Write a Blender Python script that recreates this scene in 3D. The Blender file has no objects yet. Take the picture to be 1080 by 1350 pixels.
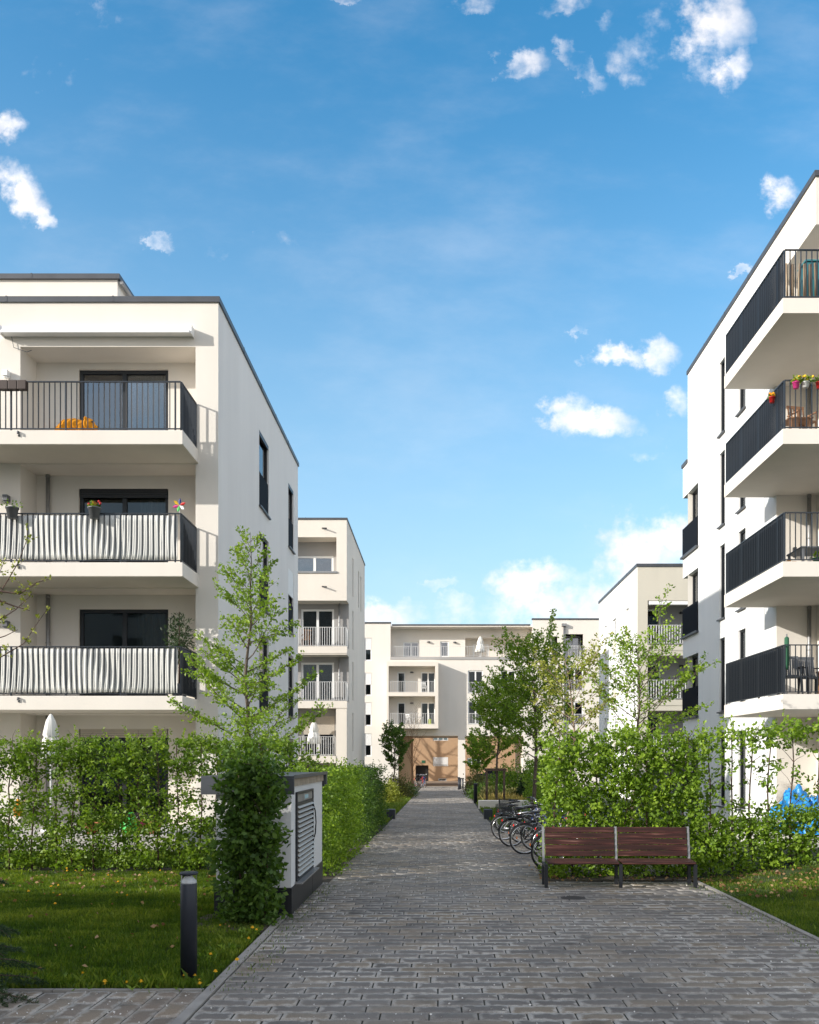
import bpy, math, random
import numpy as np
R = math.radians
random.seed(7)
rng = np.random.default_rng(11)
sc = bpy.context.scene
col = sc.collection
F = 1200.0           # focal length in photo pixels; horizon/vanishing point of the path at (580,1000)

def gz(y):           # ground height: level near the camera, then falling gently down the path
    return 0.0 if y < 12 else -0.011 * (min(y, 86) - 12)
def mound(x, y):     # the lawn right of the forecourt swells up towards the hedge
    a = np.clip((np.asarray(x, float)-3.9)/2.4, 0, 1); b = np.clip((np.asarray(y, float)-8)/5, 0, 1); c = np.clip((19-np.asarray(y, float))/3, 0, 1)
    return .24*a*a*(3-2*a)*b*b*(3-2*b)*c
def P(px, py, Y):
    return ((px - 580) * Y / F, Y, 1.8 + (1000 - py) * Y / F)

# ------------------------------------------------------------------ materials
def newmat(name):
    m = bpy.data.materials.new(name); m.use_nodes = True
    nt = m.node_tree
    return m, nt, nt.nodes['Principled BSDF']
def lnk(nt, a, b): nt.links.new(a, b)
def plain(name, c, rough=.6, metal=0., spec=.5, bump=0., bscale=40., var=.0, vscale=3.):
    m, nt, b = newmat(name)
    b.inputs['Base Color'].default_value = (*c, 1)
    b.inputs['Roughness'].default_value = rough
    b.inputs['Metallic'].default_value = metal
    b.inputs['Specular IOR Level'].default_value = spec
    if bump or var:
        tc = nt.nodes.new('ShaderNodeNewGeometry')
    if bump:
        n = nt.nodes.new('ShaderNodeTexNoise'); n.inputs['Scale'].default_value = bscale; n.inputs['Detail'].default_value = 3
        lnk(nt, tc.outputs['Position'], n.inputs['Vector'])
        bp = nt.nodes.new('ShaderNodeBump'); bp.inputs['Strength'].default_value = bump; bp.inputs['Distance'].default_value = .01
        lnk(nt, n.outputs['Fac'], bp.inputs['Height']); lnk(nt, bp.outputs['Normal'], b.inputs['Normal'])
    if var:
        n = nt.nodes.new('ShaderNodeTexNoise'); n.inputs['Scale'].default_value = vscale; n.inputs['Detail'].default_value = 5
        lnk(nt, tc.outputs['Position'], n.inputs['Vector'])
        mr = nt.nodes.new('ShaderNodeMapRange'); mr.inputs[1].default_value = .3; mr.inputs[2].default_value = .7
        mr.inputs[3].default_value = 1 - var; mr.inputs[4].default_value = 1 + var
        lnk(nt, n.outputs['Fac'], mr.inputs[0])
        mx = nt.nodes.new('ShaderNodeMix'); mx.data_type = 'RGBA'; mx.blend_type = 'MULTIPLY'; mx.inputs[0].default_value = 1
        mx.inputs[6].default_value = (*c, 1); lnk(nt, mr.outputs[0], mx.inputs[7])
        lnk(nt, mx.outputs[2], b.inputs['Base Color'])
    return m
def plaster(name, c):
    m, nt, b = newmat(name)
    b.inputs['Roughness'].default_value = .92; b.inputs['Specular IOR Level'].default_value = .15
    g = nt.nodes.new('ShaderNodeNewGeometry')
    def noise(scale, det, vec):
        n = nt.nodes.new('ShaderNodeTexNoise'); n.inputs['Scale'].default_value = scale; n.inputs['Detail'].default_value = det
        lnk(nt, vec, n.inputs['Vector']); return n.outputs['Fac']
    mp = nt.nodes.new('ShaderNodeMapping'); mp.inputs['Scale'].default_value = (1.1, 1.1, .13)   # rain streaks
    lnk(nt, g.outputs['Position'], mp.inputs['Vector'])
    st = noise(1.5, 6, mp.outputs['Vector']); bl = noise(.35, 4, g.outputs['Position'])
    ad = nt.nodes.new('ShaderNodeMath'); ad.operation = 'ADD'; lnk(nt, st, ad.inputs[0]); lnk(nt, bl, ad.inputs[1])
    mr = nt.nodes.new('ShaderNodeMapRange'); mr.inputs[1].default_value = .6; mr.inputs[2].default_value = 1.4
    mr.inputs[3].default_value = .92; mr.inputs[4].default_value = 1.03
    lnk(nt, ad.outputs[0], mr.inputs[0])
    mx = nt.nodes.new('ShaderNodeMix'); mx.data_type = 'RGBA'; mx.blend_type = 'MULTIPLY'; mx.inputs[0].default_value = 1
    mx.inputs[6].default_value = (*c, 1); lnk(nt, mr.outputs[0], mx.inputs[7]); lnk(nt, mx.outputs[2], b.inputs['Base Color'])
    bn = noise(90, 4, g.outputs['Position'])
    bp = nt.nodes.new('ShaderNodeBump'); bp.inputs['Strength'].default_value = .35; bp.inputs['Distance'].default_value = .012
    lnk(nt, bn, bp.inputs['Height']); lnk(nt, bp.outputs['Normal'], b.inputs['Normal'])
    return m
def leafmat(name, c0, c1, c2, trans=.32, rough=.5):
    m, nt, b = newmat(name)
    at = nt.nodes.new('ShaderNodeAttribute'); at.attribute_name = 'rnd'
    cr = nt.nodes.new('ShaderNodeValToRGB'); e = cr.color_ramp.elements
    e[0].color = (*c0, 1); e[1].color = (*c2, 1); k = e.new(.5); k.color = (*c1, 1)
    lnk(nt, at.outputs['Fac'], cr.inputs['Fac'])
    lnk(nt, cr.outputs['Color'], b.inputs['Base Color'])
    b.inputs['Roughness'].default_value = rough; b.inputs['Specular IOR Level'].default_value = .35
    t = nt.nodes.new('ShaderNodeBsdfTranslucent')
    gm = nt.nodes.new('ShaderNodeMix'); gm.data_type = 'RGBA'; gm.blend_type = 'MULTIPLY'; gm.inputs[0].default_value = 1
    gm.inputs[7].default_value = (1.5, 1.6, .6, 1); lnk(nt, cr.outputs['Color'], gm.inputs[6]); lnk(nt, gm.outputs[2], t.inputs['Color'])
    ms = nt.nodes.new('ShaderNodeMixShader'); ms.inputs[0].default_value = trans
    lnk(nt, b.outputs[0], ms.inputs[1]); lnk(nt, t.outputs[0], ms.inputs[2])
    lnk(nt, ms.outputs[0], nt.nodes['Material Output'].inputs['Surface'])
    return m
M = {}
M['plaster'] = plaster('plaster_offwhite', (.75, .705, .64))
M['plaster_white'] = plaster('plaster_white', (.80, .795, .78))
M['plaster_side'] = plaster('plaster_pale_grey', (.75, .735, .715))
M['plaster_beige'] = plaster('plaster_beige', (.73, .675, .60))
M['plaster_olive'] = plaster('plaster_olive', (.60, .56, .47))
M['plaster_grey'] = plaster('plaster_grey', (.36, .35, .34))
M['plaster_tan'] = plaster('plaster_tan', (.47, .315, .195))
M['concrete_white'] = plaster('concrete_white', (.76, .71, .64))
M['concrete'] = plain('concrete', (.27, .25, .225), .85, bump=.3, bscale=60, var=.18, vscale=4)
M['coping'] = plain('coping_metal', (.075, .08, .09), .45, .3, var=.12, vscale=2)
M['dark_frame'] = plain('dark_frame', (.012, .014, .018), .4)
M['rail_dark'] = plain('rail_dark', (.035, .042, .052), .38, .4)
M['rail_light'] = plain('rail_light', (.62, .62, .61), .45)
M['panel_dark'] = plain('panel_dark', (.010, .012, .017), .7, 0, .04)
M['white_frame'] = plain('white_frame', (.78, .78, .77), .4)
M['shutter_white'] = plain('shutter_white', (.80, .80, .79), .55)
M['shutter_beige'] = plain('shutter_beige', (.50, .45, .38), .55)
M['steel'] = plain('galvanised_steel', (.30, .30, .30), .45, .6, var=.15)
M['steel_dark'] = plain('steel_dark', (.02, .022, .026), .42, .3)
M['chrome'] = plain('chrome', (.65, .65, .66), .2, 1.)
M['rubber'] = plain('rubber', (.012, .012, .013), .75)
M['black'] = plain('black_plastic', (.015, .015, .017), .5)
M['white_plastic'] = plain('white_plastic', (.8, .8, .79), .35)
M['grey_plastic'] = plain('grey_plastic', (.11, .115, .125), .5)
M['anthracite'] = plain('anthracite_paint', (.022, .026, .036), .45, .2, bump=.05, bscale=300, var=.1)
M['umbrella'] = plain('umbrella_cloth', (.74, .73, .69), .85, bump=.2, bscale=120)
M['terracotta'] = plain('terracotta', (.45, .17, .08), .8, var=.15)
M['orange'] = plain('orange_plush', (.85, .33, .015), .95, bump=.5, bscale=160)
M['green_toy'] = plain('green_toy', (.05, .5, .08), .4)
M['pink'] = plain('pink_plastic', (.75, .06, .28), .4)
M['red'] = plain('red_paint', (.5, .02, .02), .35)
M['red_lamp'] = plain('red_reflector', (.8, .02, .015), .25)
M['orange_lamp'] = plain('orange_reflector', (.9, .2, .02), .3)
M['blue'] = plain('blue_sheet', (.03, .32, .75), .38, bump=.4, bscale=30)
M['yellow'] = plain('yellow_petal', (.85, .52, .02), .7)
M['darkgreen'] = plain('dark_green_cloth', (.02, .10, .05), .8)
M['wood_table'] = plain('wood_table', (.30, .15, .07), .5, var=.25, vscale=8)
M['stake'] = plain('stake_wood', (.10, .065, .045), .85, var=.25, vscale=12)
M['soil'] = plain('soil', (.055, .042, .03), .95, bump=.6, bscale=35, var=.35, vscale=9)
M['terrace'] = plain('terrace_slab', (.50, .48, .44), .85, var=.12, vscale=6)
M['petal'] = plain('white_petal', (.72, .70, .66), .7)
M['bark'] = plain('bark', (.10, .075, .055), .9, bump=.6, bscale=60, var=.35, vscale=14)
M['bark_pale'] = plain('bark_pale', (.26, .19, .13), .85, bump=.4, bscale=60, var=.3, vscale=14)
M['twig'] = plain('twig', (.085, .05, .035), .85)
M['carpaint'] = plain('car_paint', (.015, .022, .05), .2)
M['stone_strip'] = plain('stone_strip', (.34, .28, .21), .7, var=.2, vscale=6)
M['box_white'] = plaster('box_plaster', (.70, .70, .69))

# hedge / tree leaf materials
M['leaf_spring'] = leafmat('leaf_spring', (.075, .14, .012), (.165, .27, .022), (.30, .41, .04))
M['leaf_dark'] = leafmat('leaf_dark', (.03, .07, .012), (.065, .13, .018), (.13, .21, .03))
M['leaf_mid'] = leafmat('leaf_mid', (.06, .115, .012), (.135, .225, .022), (.26, .35, .04))
M['leaf_pale'] = leafmat('leaf_pale', (.14, .16, .02), (.25, .28, .04), (.38, .38, .08))
M['leaf_olive'] = leafmat('leaf_olive', (.06, .065, .02), (.13, .13, .045), (.22, .20, .09))
M['needle'] = leafmat('needle', (.014, .036, .012), (.028, .06, .02), (.055, .095, .03), .15)
M['grass'] = leafmat('grass_blade', (.026, .064, .006), (.078, .135, .010), (.24, .28, .035), .35)
M['dry_grass'] = leafmat('dry_grass', (.25, .17, .05), (.38, .28, .09), (.52, .42, .16), .35)
M['litter'] = leafmat('leaf_litter', (.11, .055, .025), (.24, .125, .055), (.40, .26, .13), .2)
M['green_dark'] = plain('stem_green', (.05, .11, .02), .6)

def clear_glass(name, tint, ior):
    m, nt, b = newmat(name)
    tr = nt.nodes.new('ShaderNodeBsdfTransparent'); tr.inputs[0].default_value = (*tint, 1)
    gl_ = nt.nodes.new('ShaderNodeBsdfGlossy'); gl_.inputs['Roughness'].default_value = .008; gl_.inputs['Color'].default_value = (.95, .97, 1, 1)
    fr = nt.nodes.new('ShaderNodeFresnel'); fr.inputs['IOR'].default_value = ior
    g = nt.nodes.new('ShaderNodeNewGeometry'); n = nt.nodes.new('ShaderNodeTexNoise'); n.inputs['Scale'].default_value = .7; nt.links.new(g.outputs['Position'], n.inputs['Vector'])
    bp = nt.nodes.new('ShaderNodeBump'); bp.inputs['Strength'].default_value = .12; bp.inputs['Distance'].default_value = .05
    nt.links.new(n.outputs['Fac'], bp.inputs['Height']); nt.links.new(bp.outputs['Normal'], gl_.inputs['Normal'])
    ms = nt.nodes.new('ShaderNodeMixShader'); nt.links.new(fr.outputs[0], ms.inputs[0]); nt.links.new(tr.outputs[0], ms.inputs[1]); nt.links.new(gl_.outputs[0], ms.inputs[2])
    nt.links.new(ms.outputs[0], nt.nodes['Material Output'].inputs['Surface']); return m
def glass(name, c=(.012, .015, .018), ior=1.9, rough=.015):
    m, nt, b = newmat(name)
    b.inputs['Base Color'].default_value = (*c, 1); b.inputs['Roughness'].default_value = rough
    b.inputs['IOR'].default_value = ior
    g = nt.nodes.new('ShaderNodeNewGeometry')
    n = nt.nodes.new('ShaderNodeTexNoise'); n.inputs['Scale'].default_value = .9; lnk(nt, g.outputs['Position'], n.inputs['Vector'])
    bp = nt.nodes.new('ShaderNodeBump'); bp.inputs['Strength'].default_value = .05; bp.inputs['Distance'].default_value = .05
    lnk(nt, n.outputs['Fac'], bp.inputs['Height']); lnk(nt, bp.outputs['Normal'], b.inputs['Normal'])
    return m
M['glass'] = clear_glass('window_glass', (.50, .53, .53), 1.5)
M['curtain'] = plain('curtain_cloth', (.62, .61, .57), .9)
M['glass_blue'] = clear_glass('window_glass_coated', (.5, .55, .58), 2.5)
M['glass_curtain'] = clear_glass('window_glass_with_curtain', (.66, .69, .70), 2.1)
m, nt, b = newmat('clear_ring'); b.inputs['Base Color'].default_value = (.9, .92, .92, 1); b.inputs['Transmission Weight'].default_value = 1
b.inputs['Roughness'].default_value = .05; b.inputs['IOR'].default_value = 1.2; M['clear'] = m

# bench wood: dark reddish stained planks with worn pale streaks along the grain
m, nt, b = newmat('bench_wood')
tc = nt.nodes.new('ShaderNodeTexCoord'); mp = nt.nodes.new('ShaderNodeMapping'); mp.inputs['Scale'].default_value = (1.3, 22, 22)
n = nt.nodes.new('ShaderNodeTexNoise'); n.inputs['Scale'].default_value = 1.6; n.inputs['Detail'].default_value = 7
cr = nt.nodes.new('ShaderNodeValToRGB'); e = cr.color_ramp.elements
e[0].position = .3; e[0].color = (.018, .006, .004, 1); e[1].position = .82; e[1].color = (.34, .21, .16, 1)
k = e.new(.55); k.color = (.046, .013, .010, 1); k = e.new(.66); k.color = (.10, .034, .025, 1)
lnk(nt, tc.outputs['Object'], mp.inputs['Vector']); lnk(nt, mp.outputs['Vector'], n.inputs['Vector']); lnk(nt, n.outputs['Fac'], cr.inputs['Fac'])
lnk(nt, cr.outputs['Color'], b.inputs['Base Color']); b.inputs['Roughness'].default_value = .42
M['bench_wood'] = m

# woven balcony screen
m, nt, b = newmat('screen_cloth'); b.inputs['Base Color'].default_value = (.64, .63, .59, 1); b.inputs['Roughness'].default_value = .7
M['screen'] = m
m, nt, b = newmat('reed_wood')
at = nt.nodes.new('ShaderNodeTexCoord'); n = nt.nodes.new('ShaderNodeTexNoise'); n.inputs['Scale'].default_value = 6
cr = nt.nodes.new('ShaderNodeValToRGB'); e = cr.color_ramp.elements; e[0].position=.35; e[0].color = (.20, .13, .08, 1); e[1].position=.65; e[1].color = (.50, .38, .25, 1)
mp = nt.nodes.new('ShaderNodeMapping'); mp.inputs['Scale'].default_value = (2, 2, .2)
lnk(nt, at.outputs['Object'], mp.inputs['Vector']); lnk(nt, mp.outputs[0], n.inputs['Vector']); lnk(nt, n.outputs['Fac'], cr.inputs['Fac']); lnk(nt, cr.outputs['Color'], b.inputs['Base Color'])
M['reed'] = m

# pavers: one random value per stone plus a pale worn rim
def pavermat(name, tint):
    m, nt, b = newmat(name)
    N = nt.nodes.new
    def math_(op, a=None, bb=None, c=None):
        x = N('ShaderNodeMath'); x.operation = op
        for i, v in enumerate((a, bb, c)):
            if v is None: continue
            if isinstance(v, (int, float)): x.inputs[i].default_value = v
            else: lnk(nt, v, x.inputs[i])
        return x.outputs[0]
    def mixc(f, a, bb):
        x = N('ShaderNodeMix'); x.data_type = 'RGBA'
        for i, v in ((0, f), (6, a), (7, bb)):
            if isinstance(v, (int, float)): x.inputs[i].default_value = v
            elif isinstance(v, tuple): x.inputs[i].default_value = (*v, 1)
            else: lnk(nt, v, x.inputs[i])
        return x.outputs[2]
    def noise(s, d=4, v=None):
        x = N('ShaderNodeTexNoise'); x.inputs['Scale'].default_value = s; x.inputs['Detail'].default_value = d
        lnk(nt, v, x.inputs['Vector']); return x.outputs['Fac']
    g = N('ShaderNodeNewGeometry').outputs['Position']
    at = N('ShaderNodeAttribute'); at.attribute_name = 'rnd'; rnd = at.outputs['Fac']
    uv = N('ShaderNodeUVMap'); sp = N('ShaderNodeSeparateXYZ'); lnk(nt, uv.outputs[0], sp.inputs[0])
    u, v = sp.outputs[0], sp.outputs[1]          # metres from the stone's left and near edge
    um = N('ShaderNodeUVMap'); um.uv_map = 'far'; sf = N('ShaderNodeSeparateXYZ'); lnk(nt, um.outputs[0], sf.inputs[0])
    base = mixc(rnd, (.132 * tint[0], .119 * tint[1], .107 * tint[2]), (.188 * tint[0], .167 * tint[1], .147 * tint[2]))
    warm = math_('MULTIPLY', N('ShaderNodeMapRange').outputs[0] if False else noise(.45, 2, g), math_('GREATER_THAN', rnd, .62))
    base = mixc(math_('MULTIPLY', warm, .9), base, (.25, .19, .12))
    big = N('ShaderNodeMapRange'); lnk(nt, noise(.55, 4, g), big.inputs[0]); big.inputs[1].default_value = .42; big.inputs[2].default_value = .62
    base = mixc(math_('MULTIPLY', big.outputs[0], .38), base, (.27, .245, .215))
    # worn rim: left edge and far edge, ragged
    wob = math_('MULTIPLY', math_('SUBTRACT', noise(14, 3, g), .40), .11)
    d1 = math_('MINIMUM', u, sf.outputs[1])
    d2 = math_('MINIMUM', v, sf.outputs[0])
    dd = math_('MINIMUM', d1, math_('ADD', d2, .018))
    rim = N('ShaderNodeMapRange'); lnk(nt, math_('SUBTRACT', dd, wob), rim.inputs[0])
    rim.inputs[1].default_value = .030; rim.inputs[2].default_value = .0; rim.inputs[3].default_value = 0; rim.inputs[4].default_value = .8
    ramt = N('ShaderNodeMapRange'); lnk(nt, noise(.9, 2, g), ramt.inputs[0]); ramt.inputs[1].default_value = .38; ramt.inputs[2].default_value = .6; ramt.inputs[3].default_value=.35; ramt.inputs[4].default_value=1
    colr = mixc(math_('MULTIPLY', rim.outputs[0], ramt.outputs[0]), base, (.47, .44, .395))
    spn = N('ShaderNodeMapRange'); lnk(nt, noise(2.3, 5, g), spn.inputs[0]); spn.inputs[1].default_value = .60; spn.inputs[2].default_value = .72
    colr = mixc(math_('MULTIPLY', spn.outputs[0], .55), colr, (.055, .048, .040))        # irregular damp and dirt stains
    fine = N('ShaderNodeMapRange'); lnk(nt, noise(160, 2, g), fine.inputs[0]); fine.inputs[1].default_value = .3; fine.inputs[2].default_value = .7; fine.inputs[3].default_value = .78; fine.inputs[4].default_value = 1.22
    mm = N('ShaderNodeMix'); mm.data_type = 'RGBA'; mm.blend_type = 'MULTIPLY'; mm.inputs[0].default_value = 1
    lnk(nt, colr, mm.inputs[6]); lnk(nt, fine.outputs[0], mm.inputs[7]); lnk(nt, mm.outputs[2], b.inputs['Base Color'])
    b.inputs['Roughness'].default_value = .72; b.inputs['Specular IOR Level'].default_value = .18
    bp = N('ShaderNodeBump'); bp.inputs['Strength'].default_value = .25; bp.inputs['Distance'].default_value = .004
    lnk(nt, noise(120, 4, g), bp.inputs['Height']); lnk(nt, bp.outputs['Normal'], b.inputs['Normal'])
    return m
M['paver'] = pavermat('paver_grey', (1, 1, 1))
M['paver_warm'] = pavermat('paver_brown', (1.18, 1.02, .86))
M['joint'] = plain('paver_joint', (.040, .038, .026), .95, bump=.5, bscale=80, var=.6, vscale=2.5)

# ground: soil and turf base
m, nt, b = newmat('turf_base')
g = nt.nodes.new('ShaderNodeNewGeometry')
n1 = nt.nodes.new('ShaderNodeTexNoise'); n1.inputs['Scale'].default_value = 1.3; n1.inputs['Detail'].default_value = 6
n2 = nt.nodes.new('ShaderNodeTexNoise'); n2.inputs['Scale'].default_value = 40; n2.inputs['Detail'].default_value = 4
lnk(nt, g.outputs['Position'], n1.inputs['Vector']); lnk(nt, g.outputs['Position'], n2.inputs['Vector'])
ad = nt.nodes.new('ShaderNodeMath'); ad.operation = 'ADD'; lnk(nt, n1.outputs[0], ad.inputs[0]); lnk(nt, n2.outputs[0], ad.inputs[1])
cr = nt.nodes.new('ShaderNodeValToRGB'); e = cr.color_ramp.elements
mh = nt.nodes.new('ShaderNodeMath'); mh.operation = 'MULTIPLY'; mh.inputs[1].default_value = .5; lnk(nt, ad.outputs[0], mh.inputs[0])
e[0].position = .38; e[0].color = (.020, .034, .008, 1); e[1].position = .62; e[1].color = (.055, .066, .016, 1)
lnk(nt, mh.outputs[0], cr.inputs[0]); lnk(nt, cr.outputs[0], b.inputs['Base Color']); b.inputs['Roughness'].default_value = .95
M['turf'] = m

# ------------------------------------------------------------------ mesh helpers
WL = {}
def wl(o): return WL.get(o.name, (0, 0, 0))
def tag(o, label=None, cat=None, group=None, kind=None):
    if label: o['label'] = label
    if cat: o['category'] = cat
    if group: o['group'] = group
    if kind: o['kind'] = kind
    return o
def empty(name, loc, label, cat, group=None, rz=0.):
    o = bpy.data.objects.new(name, None); col.objects.link(o); o.empty_display_size = .2
    o.location = loc; o.rotation_euler = (0, 0, rz); WL[o.name] = tuple(loc)
    return tag(o, label, cat, group)
class MB:
    def __init__(s): s.v = []; s.f = []; s.mi = []; s.cur = 0; s.smooth = []; s.sm = False
    def quad(s, a, b, c, d):
        i = len(s.v); s.v += [a, b, c, d]; s.f.append((i, i+1, i+2, i+3)); s.mi.append(s.cur); s.smooth.append(False)
    def box(s, x0, x1, y0, y1, z0, z1):
        if x0 > x1: x0, x1 = x1, x0
        if y0 > y1: y0, y1 = y1, y0
        i = len(s.v)
        s.v += [(x0,y0,z0),(x1,y0,z0),(x1,y1,z0),(x0,y1,z0),(x0,y0,z1),(x1,y0,z1),(x1,y1,z1),(x0,y1,z1)]
        for q in ((0,3,2,1),(4,5,6,7),(0,1,5,4),(1,2,6,5),(2,3,7,6),(3,0,4,7)):
            s.f.append(tuple(i+k for k in q)); s.mi.append(s.cur); s.smooth.append(False)
    def bar(s, a, b, w, h=None):            # rectangular bar from a to b
        h = h or w
        a = np.array(a, float); b = np.array(b, float); d = b - a; L = np.linalg.norm(d); d /= L
        up = np.array((0, 0, 1.)) if abs(d[2]) < .95 else np.array((0, 1., 0))
        u = np.cross(d, up); u /= np.linalg.norm(u); w_ = np.cross(u, d)
        i = len(s.v)
        for p in (a, b):
            for su, sv in ((-1,-1),(1,-1),(1,1),(-1,1)):
                s.v.append(tuple(p + u*su*w/2 + w_*sv*h/2))
        for q in ((0,3,2,1),(4,5,6,7),(0,1,5,4),(1,2,6,5),(2,3,7,6),(3,0,4,7)):
            s.f.append(tuple(i+k for k in q)); s.mi.append(s.cur); s.smooth.append(False)
    def tube(s, pts, rad, n=8, cap=True, closed=False):
        pts = [np.array(p, float) for p in pts]; K = len(pts)
        if not hasattr(rad, '__len__'): rad = [rad]*K
        i0 = len(s.v); ref = None
        for k in range(K):
            if closed: t = pts[(k+1) % K] - pts[k-1]
            else: t = pts[min(k+1, K-1)] - pts[max(k-1, 0)]
            t = t / (np.linalg.norm(t) + 1e-9)
            if ref is None: ref = np.array((0, 0, 1.)) if abs(t[2]) < .9 else np.array((1., 0, 0))
            u = np.cross(t, ref); u /= (np.linalg.norm(u) + 1e-9); w = np.cross(u, t); ref = w
            for j in range(n):
                a = 2*math.pi*j/n
                s.v.append(tuple(pts[k] + rad[k]*(math.cos(a)*u + math.sin(a)*w)))
        for k in range(K if closed else K-1):
            for j in range(n):
                a = i0 + k*n + j; b = i0 + k*n + (j+1) % n; k2 = (k+1) % K
                s.f.append((a, b, i0 + k2*n + (j+1) % n, i0 + k2*n + j)); s.mi.append(s.cur); s.smooth.append(True)
        if cap and not closed:
            s.f.append(tuple(i0 + j for j in range(n))[::-1]); s.mi.append(s.cur); s.smooth.append(False)
            s.f.append(tuple(i0 + (K-1)*n + j for j in range(n))); s.mi.append(s.cur); s.smooth.append(False)
    def lathe(s, c, prof, n=20, cap=True):   # profile of (r, z)
        i0 = len(s.v); K = len(prof)
        for r, z in prof:
            for j in range(n):
                a = 2*math.pi*j/n; s.v.append((c[0]+r*math.cos(a), c[1]+r*math.sin(a), c[2]+z))
        for k in range(K-1):
            for j in range(n):
                s.f.append((i0+k*n+j, i0+k*n+(j+1)%n, i0+(k+1)*n+(j+1)%n, i0+(k+1)*n+j)); s.mi.append(s.cur); s.smooth.append(True)
        if cap:
            s.f.append(tuple(i0+j for j in range(n))[::-1]); s.mi.append(s.cur); s.smooth.append(False)
            s.f.append(tuple(i0+(K-1)*n+j for j in range(n))); s.mi.append(s.cur); s.smooth.append(False)
    def ball(s, c, r, n=12, m=8, jit=0.):
        if not hasattr(r, '__len__'): r = (r, r, r)
        i0 = len(s.v)
        for k in range(m+1):
            th = math.pi*k/m
            for j in range(n):
                a = 2*math.pi*j/n; q = 1 + jit*(random.random()-.5)
                s.v.append((c[0]+q*r[0]*math.sin(th)*math.cos(a), c[1]+q*r[1]*math.sin(th)*math.sin(a), c[2]+q*r[2]*math.cos(th)))
        for k in range(m):
            for j in range(n):
                s.f.append((i0+k*n+j, i0+(k+1)*n+j, i0+(k+1)*n+(j+1)%n, i0+k*n+(j+1)%n)); s.mi.append(s.cur); s.smooth.append(True)
    def build(s, name, mats, parent=None, local=False, bevel=0.):
        me = bpy.data.meshes.new(name)
        off = (0, 0, 0) if (parent is None or local) else wl(parent)
        me.from_pydata([(x-off[0], y-off[1], z-off[2]) for x, y, z in s.v], [], s.f)
        if not isinstance(mats, (list, tuple)): mats = [mats]
        for q in mats: me.materials.append(q)
        me.polygons.foreach_set('material_index', s.mi); me.polygons.foreach_set('use_smooth', s.smooth)
        me.update()
        o = bpy.data.objects.new(name, me); col.objects.link(o)
        if parent is not None: o.parent = parent
        WL[o.name] = off
        if bevel:
            b = o.modifiers.new('Bevel', 'BEVEL'); b.width = bevel; b.segments = 2; b.limit_method = 'ANGLE'
        return o
def np_mesh(name, V, Fq, mat, parent=None, rnd=None, off=None):
    me = bpy.data.meshes.new(name); n, k = Fq.shape
    o_ = np.array(off if off is not None else ((0, 0, 0) if parent is None else wl(parent)))
    me.vertices.add(len(V)); me.vertices.foreach_set('co', (V - o_).astype(np.float32).ravel())
    me.loops.add(n*k); me.loops.foreach_set('vertex_index', Fq.astype(np.int32).ravel())
    me.polygons.add(n); me.polygons.foreach_set('loop_start', (np.arange(n)*k).astype(np.int32))
    me.update(calc_edges=True)
    if rnd is not None:
        a = me.attributes.new('rnd', 'FLOAT', 'FACE'); a.data.foreach_set('value', rnd.astype(np.float32))
    me.materials.append(mat); me.validate()
    o = bpy.data.objects.new(name, me); col.objects.link(o)
    if parent is not None: o.parent = parent
    WL[o.name] = tuple(o_)
    return o
def copy_tree(o, parent=None):
    c = o.copy(); col.objects.link(c)
    if parent is not None: c.parent = parent
    for ch in list(o.children): copy_tree(ch, c)
    return c

def unit(a): return a / (np.linalg.norm(a, axis=1, keepdims=True) + 1e-9)
def leaf_quads(pos, axis, size, width=.62, fold=.18):
    n = len(pos)
    axis = unit(axis); r = rng.normal(size=(n, 3)); r[:, 2] *= .55
    side = unit(np.cross(axis, r)); nor = np.cross(side, axis)
    size = size[:, None]
    V = np.empty((n, 4, 3))
    V[:, 0] = pos
    V[:, 1] = pos + axis*size*.5 + side*size*width*.5 + nor*size*fold
    V[:, 2] = pos + axis*size
    V[:, 3] = pos + axis*size*.5 - side*size*width*.5 + nor*size*fold
    return V.reshape(-1, 3), np.arange(n*4).reshape(n, 4)
class VN:                                     # cheap smooth pseudo-noise in 3-D, about 0..1
    def __init__(s, scale, seed):
        g = np.random.default_rng(seed); s.k = unit(g.normal(size=(10, 3)))*scale*g.uniform(.6, 1.9, (10, 1)); s.p = g.uniform(0, 6.28, 10)
    def __call__(s, p): return .5 + .5*np.sin(p @ s.k.T*6.28 + s.p).sum(1)/4.0

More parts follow.
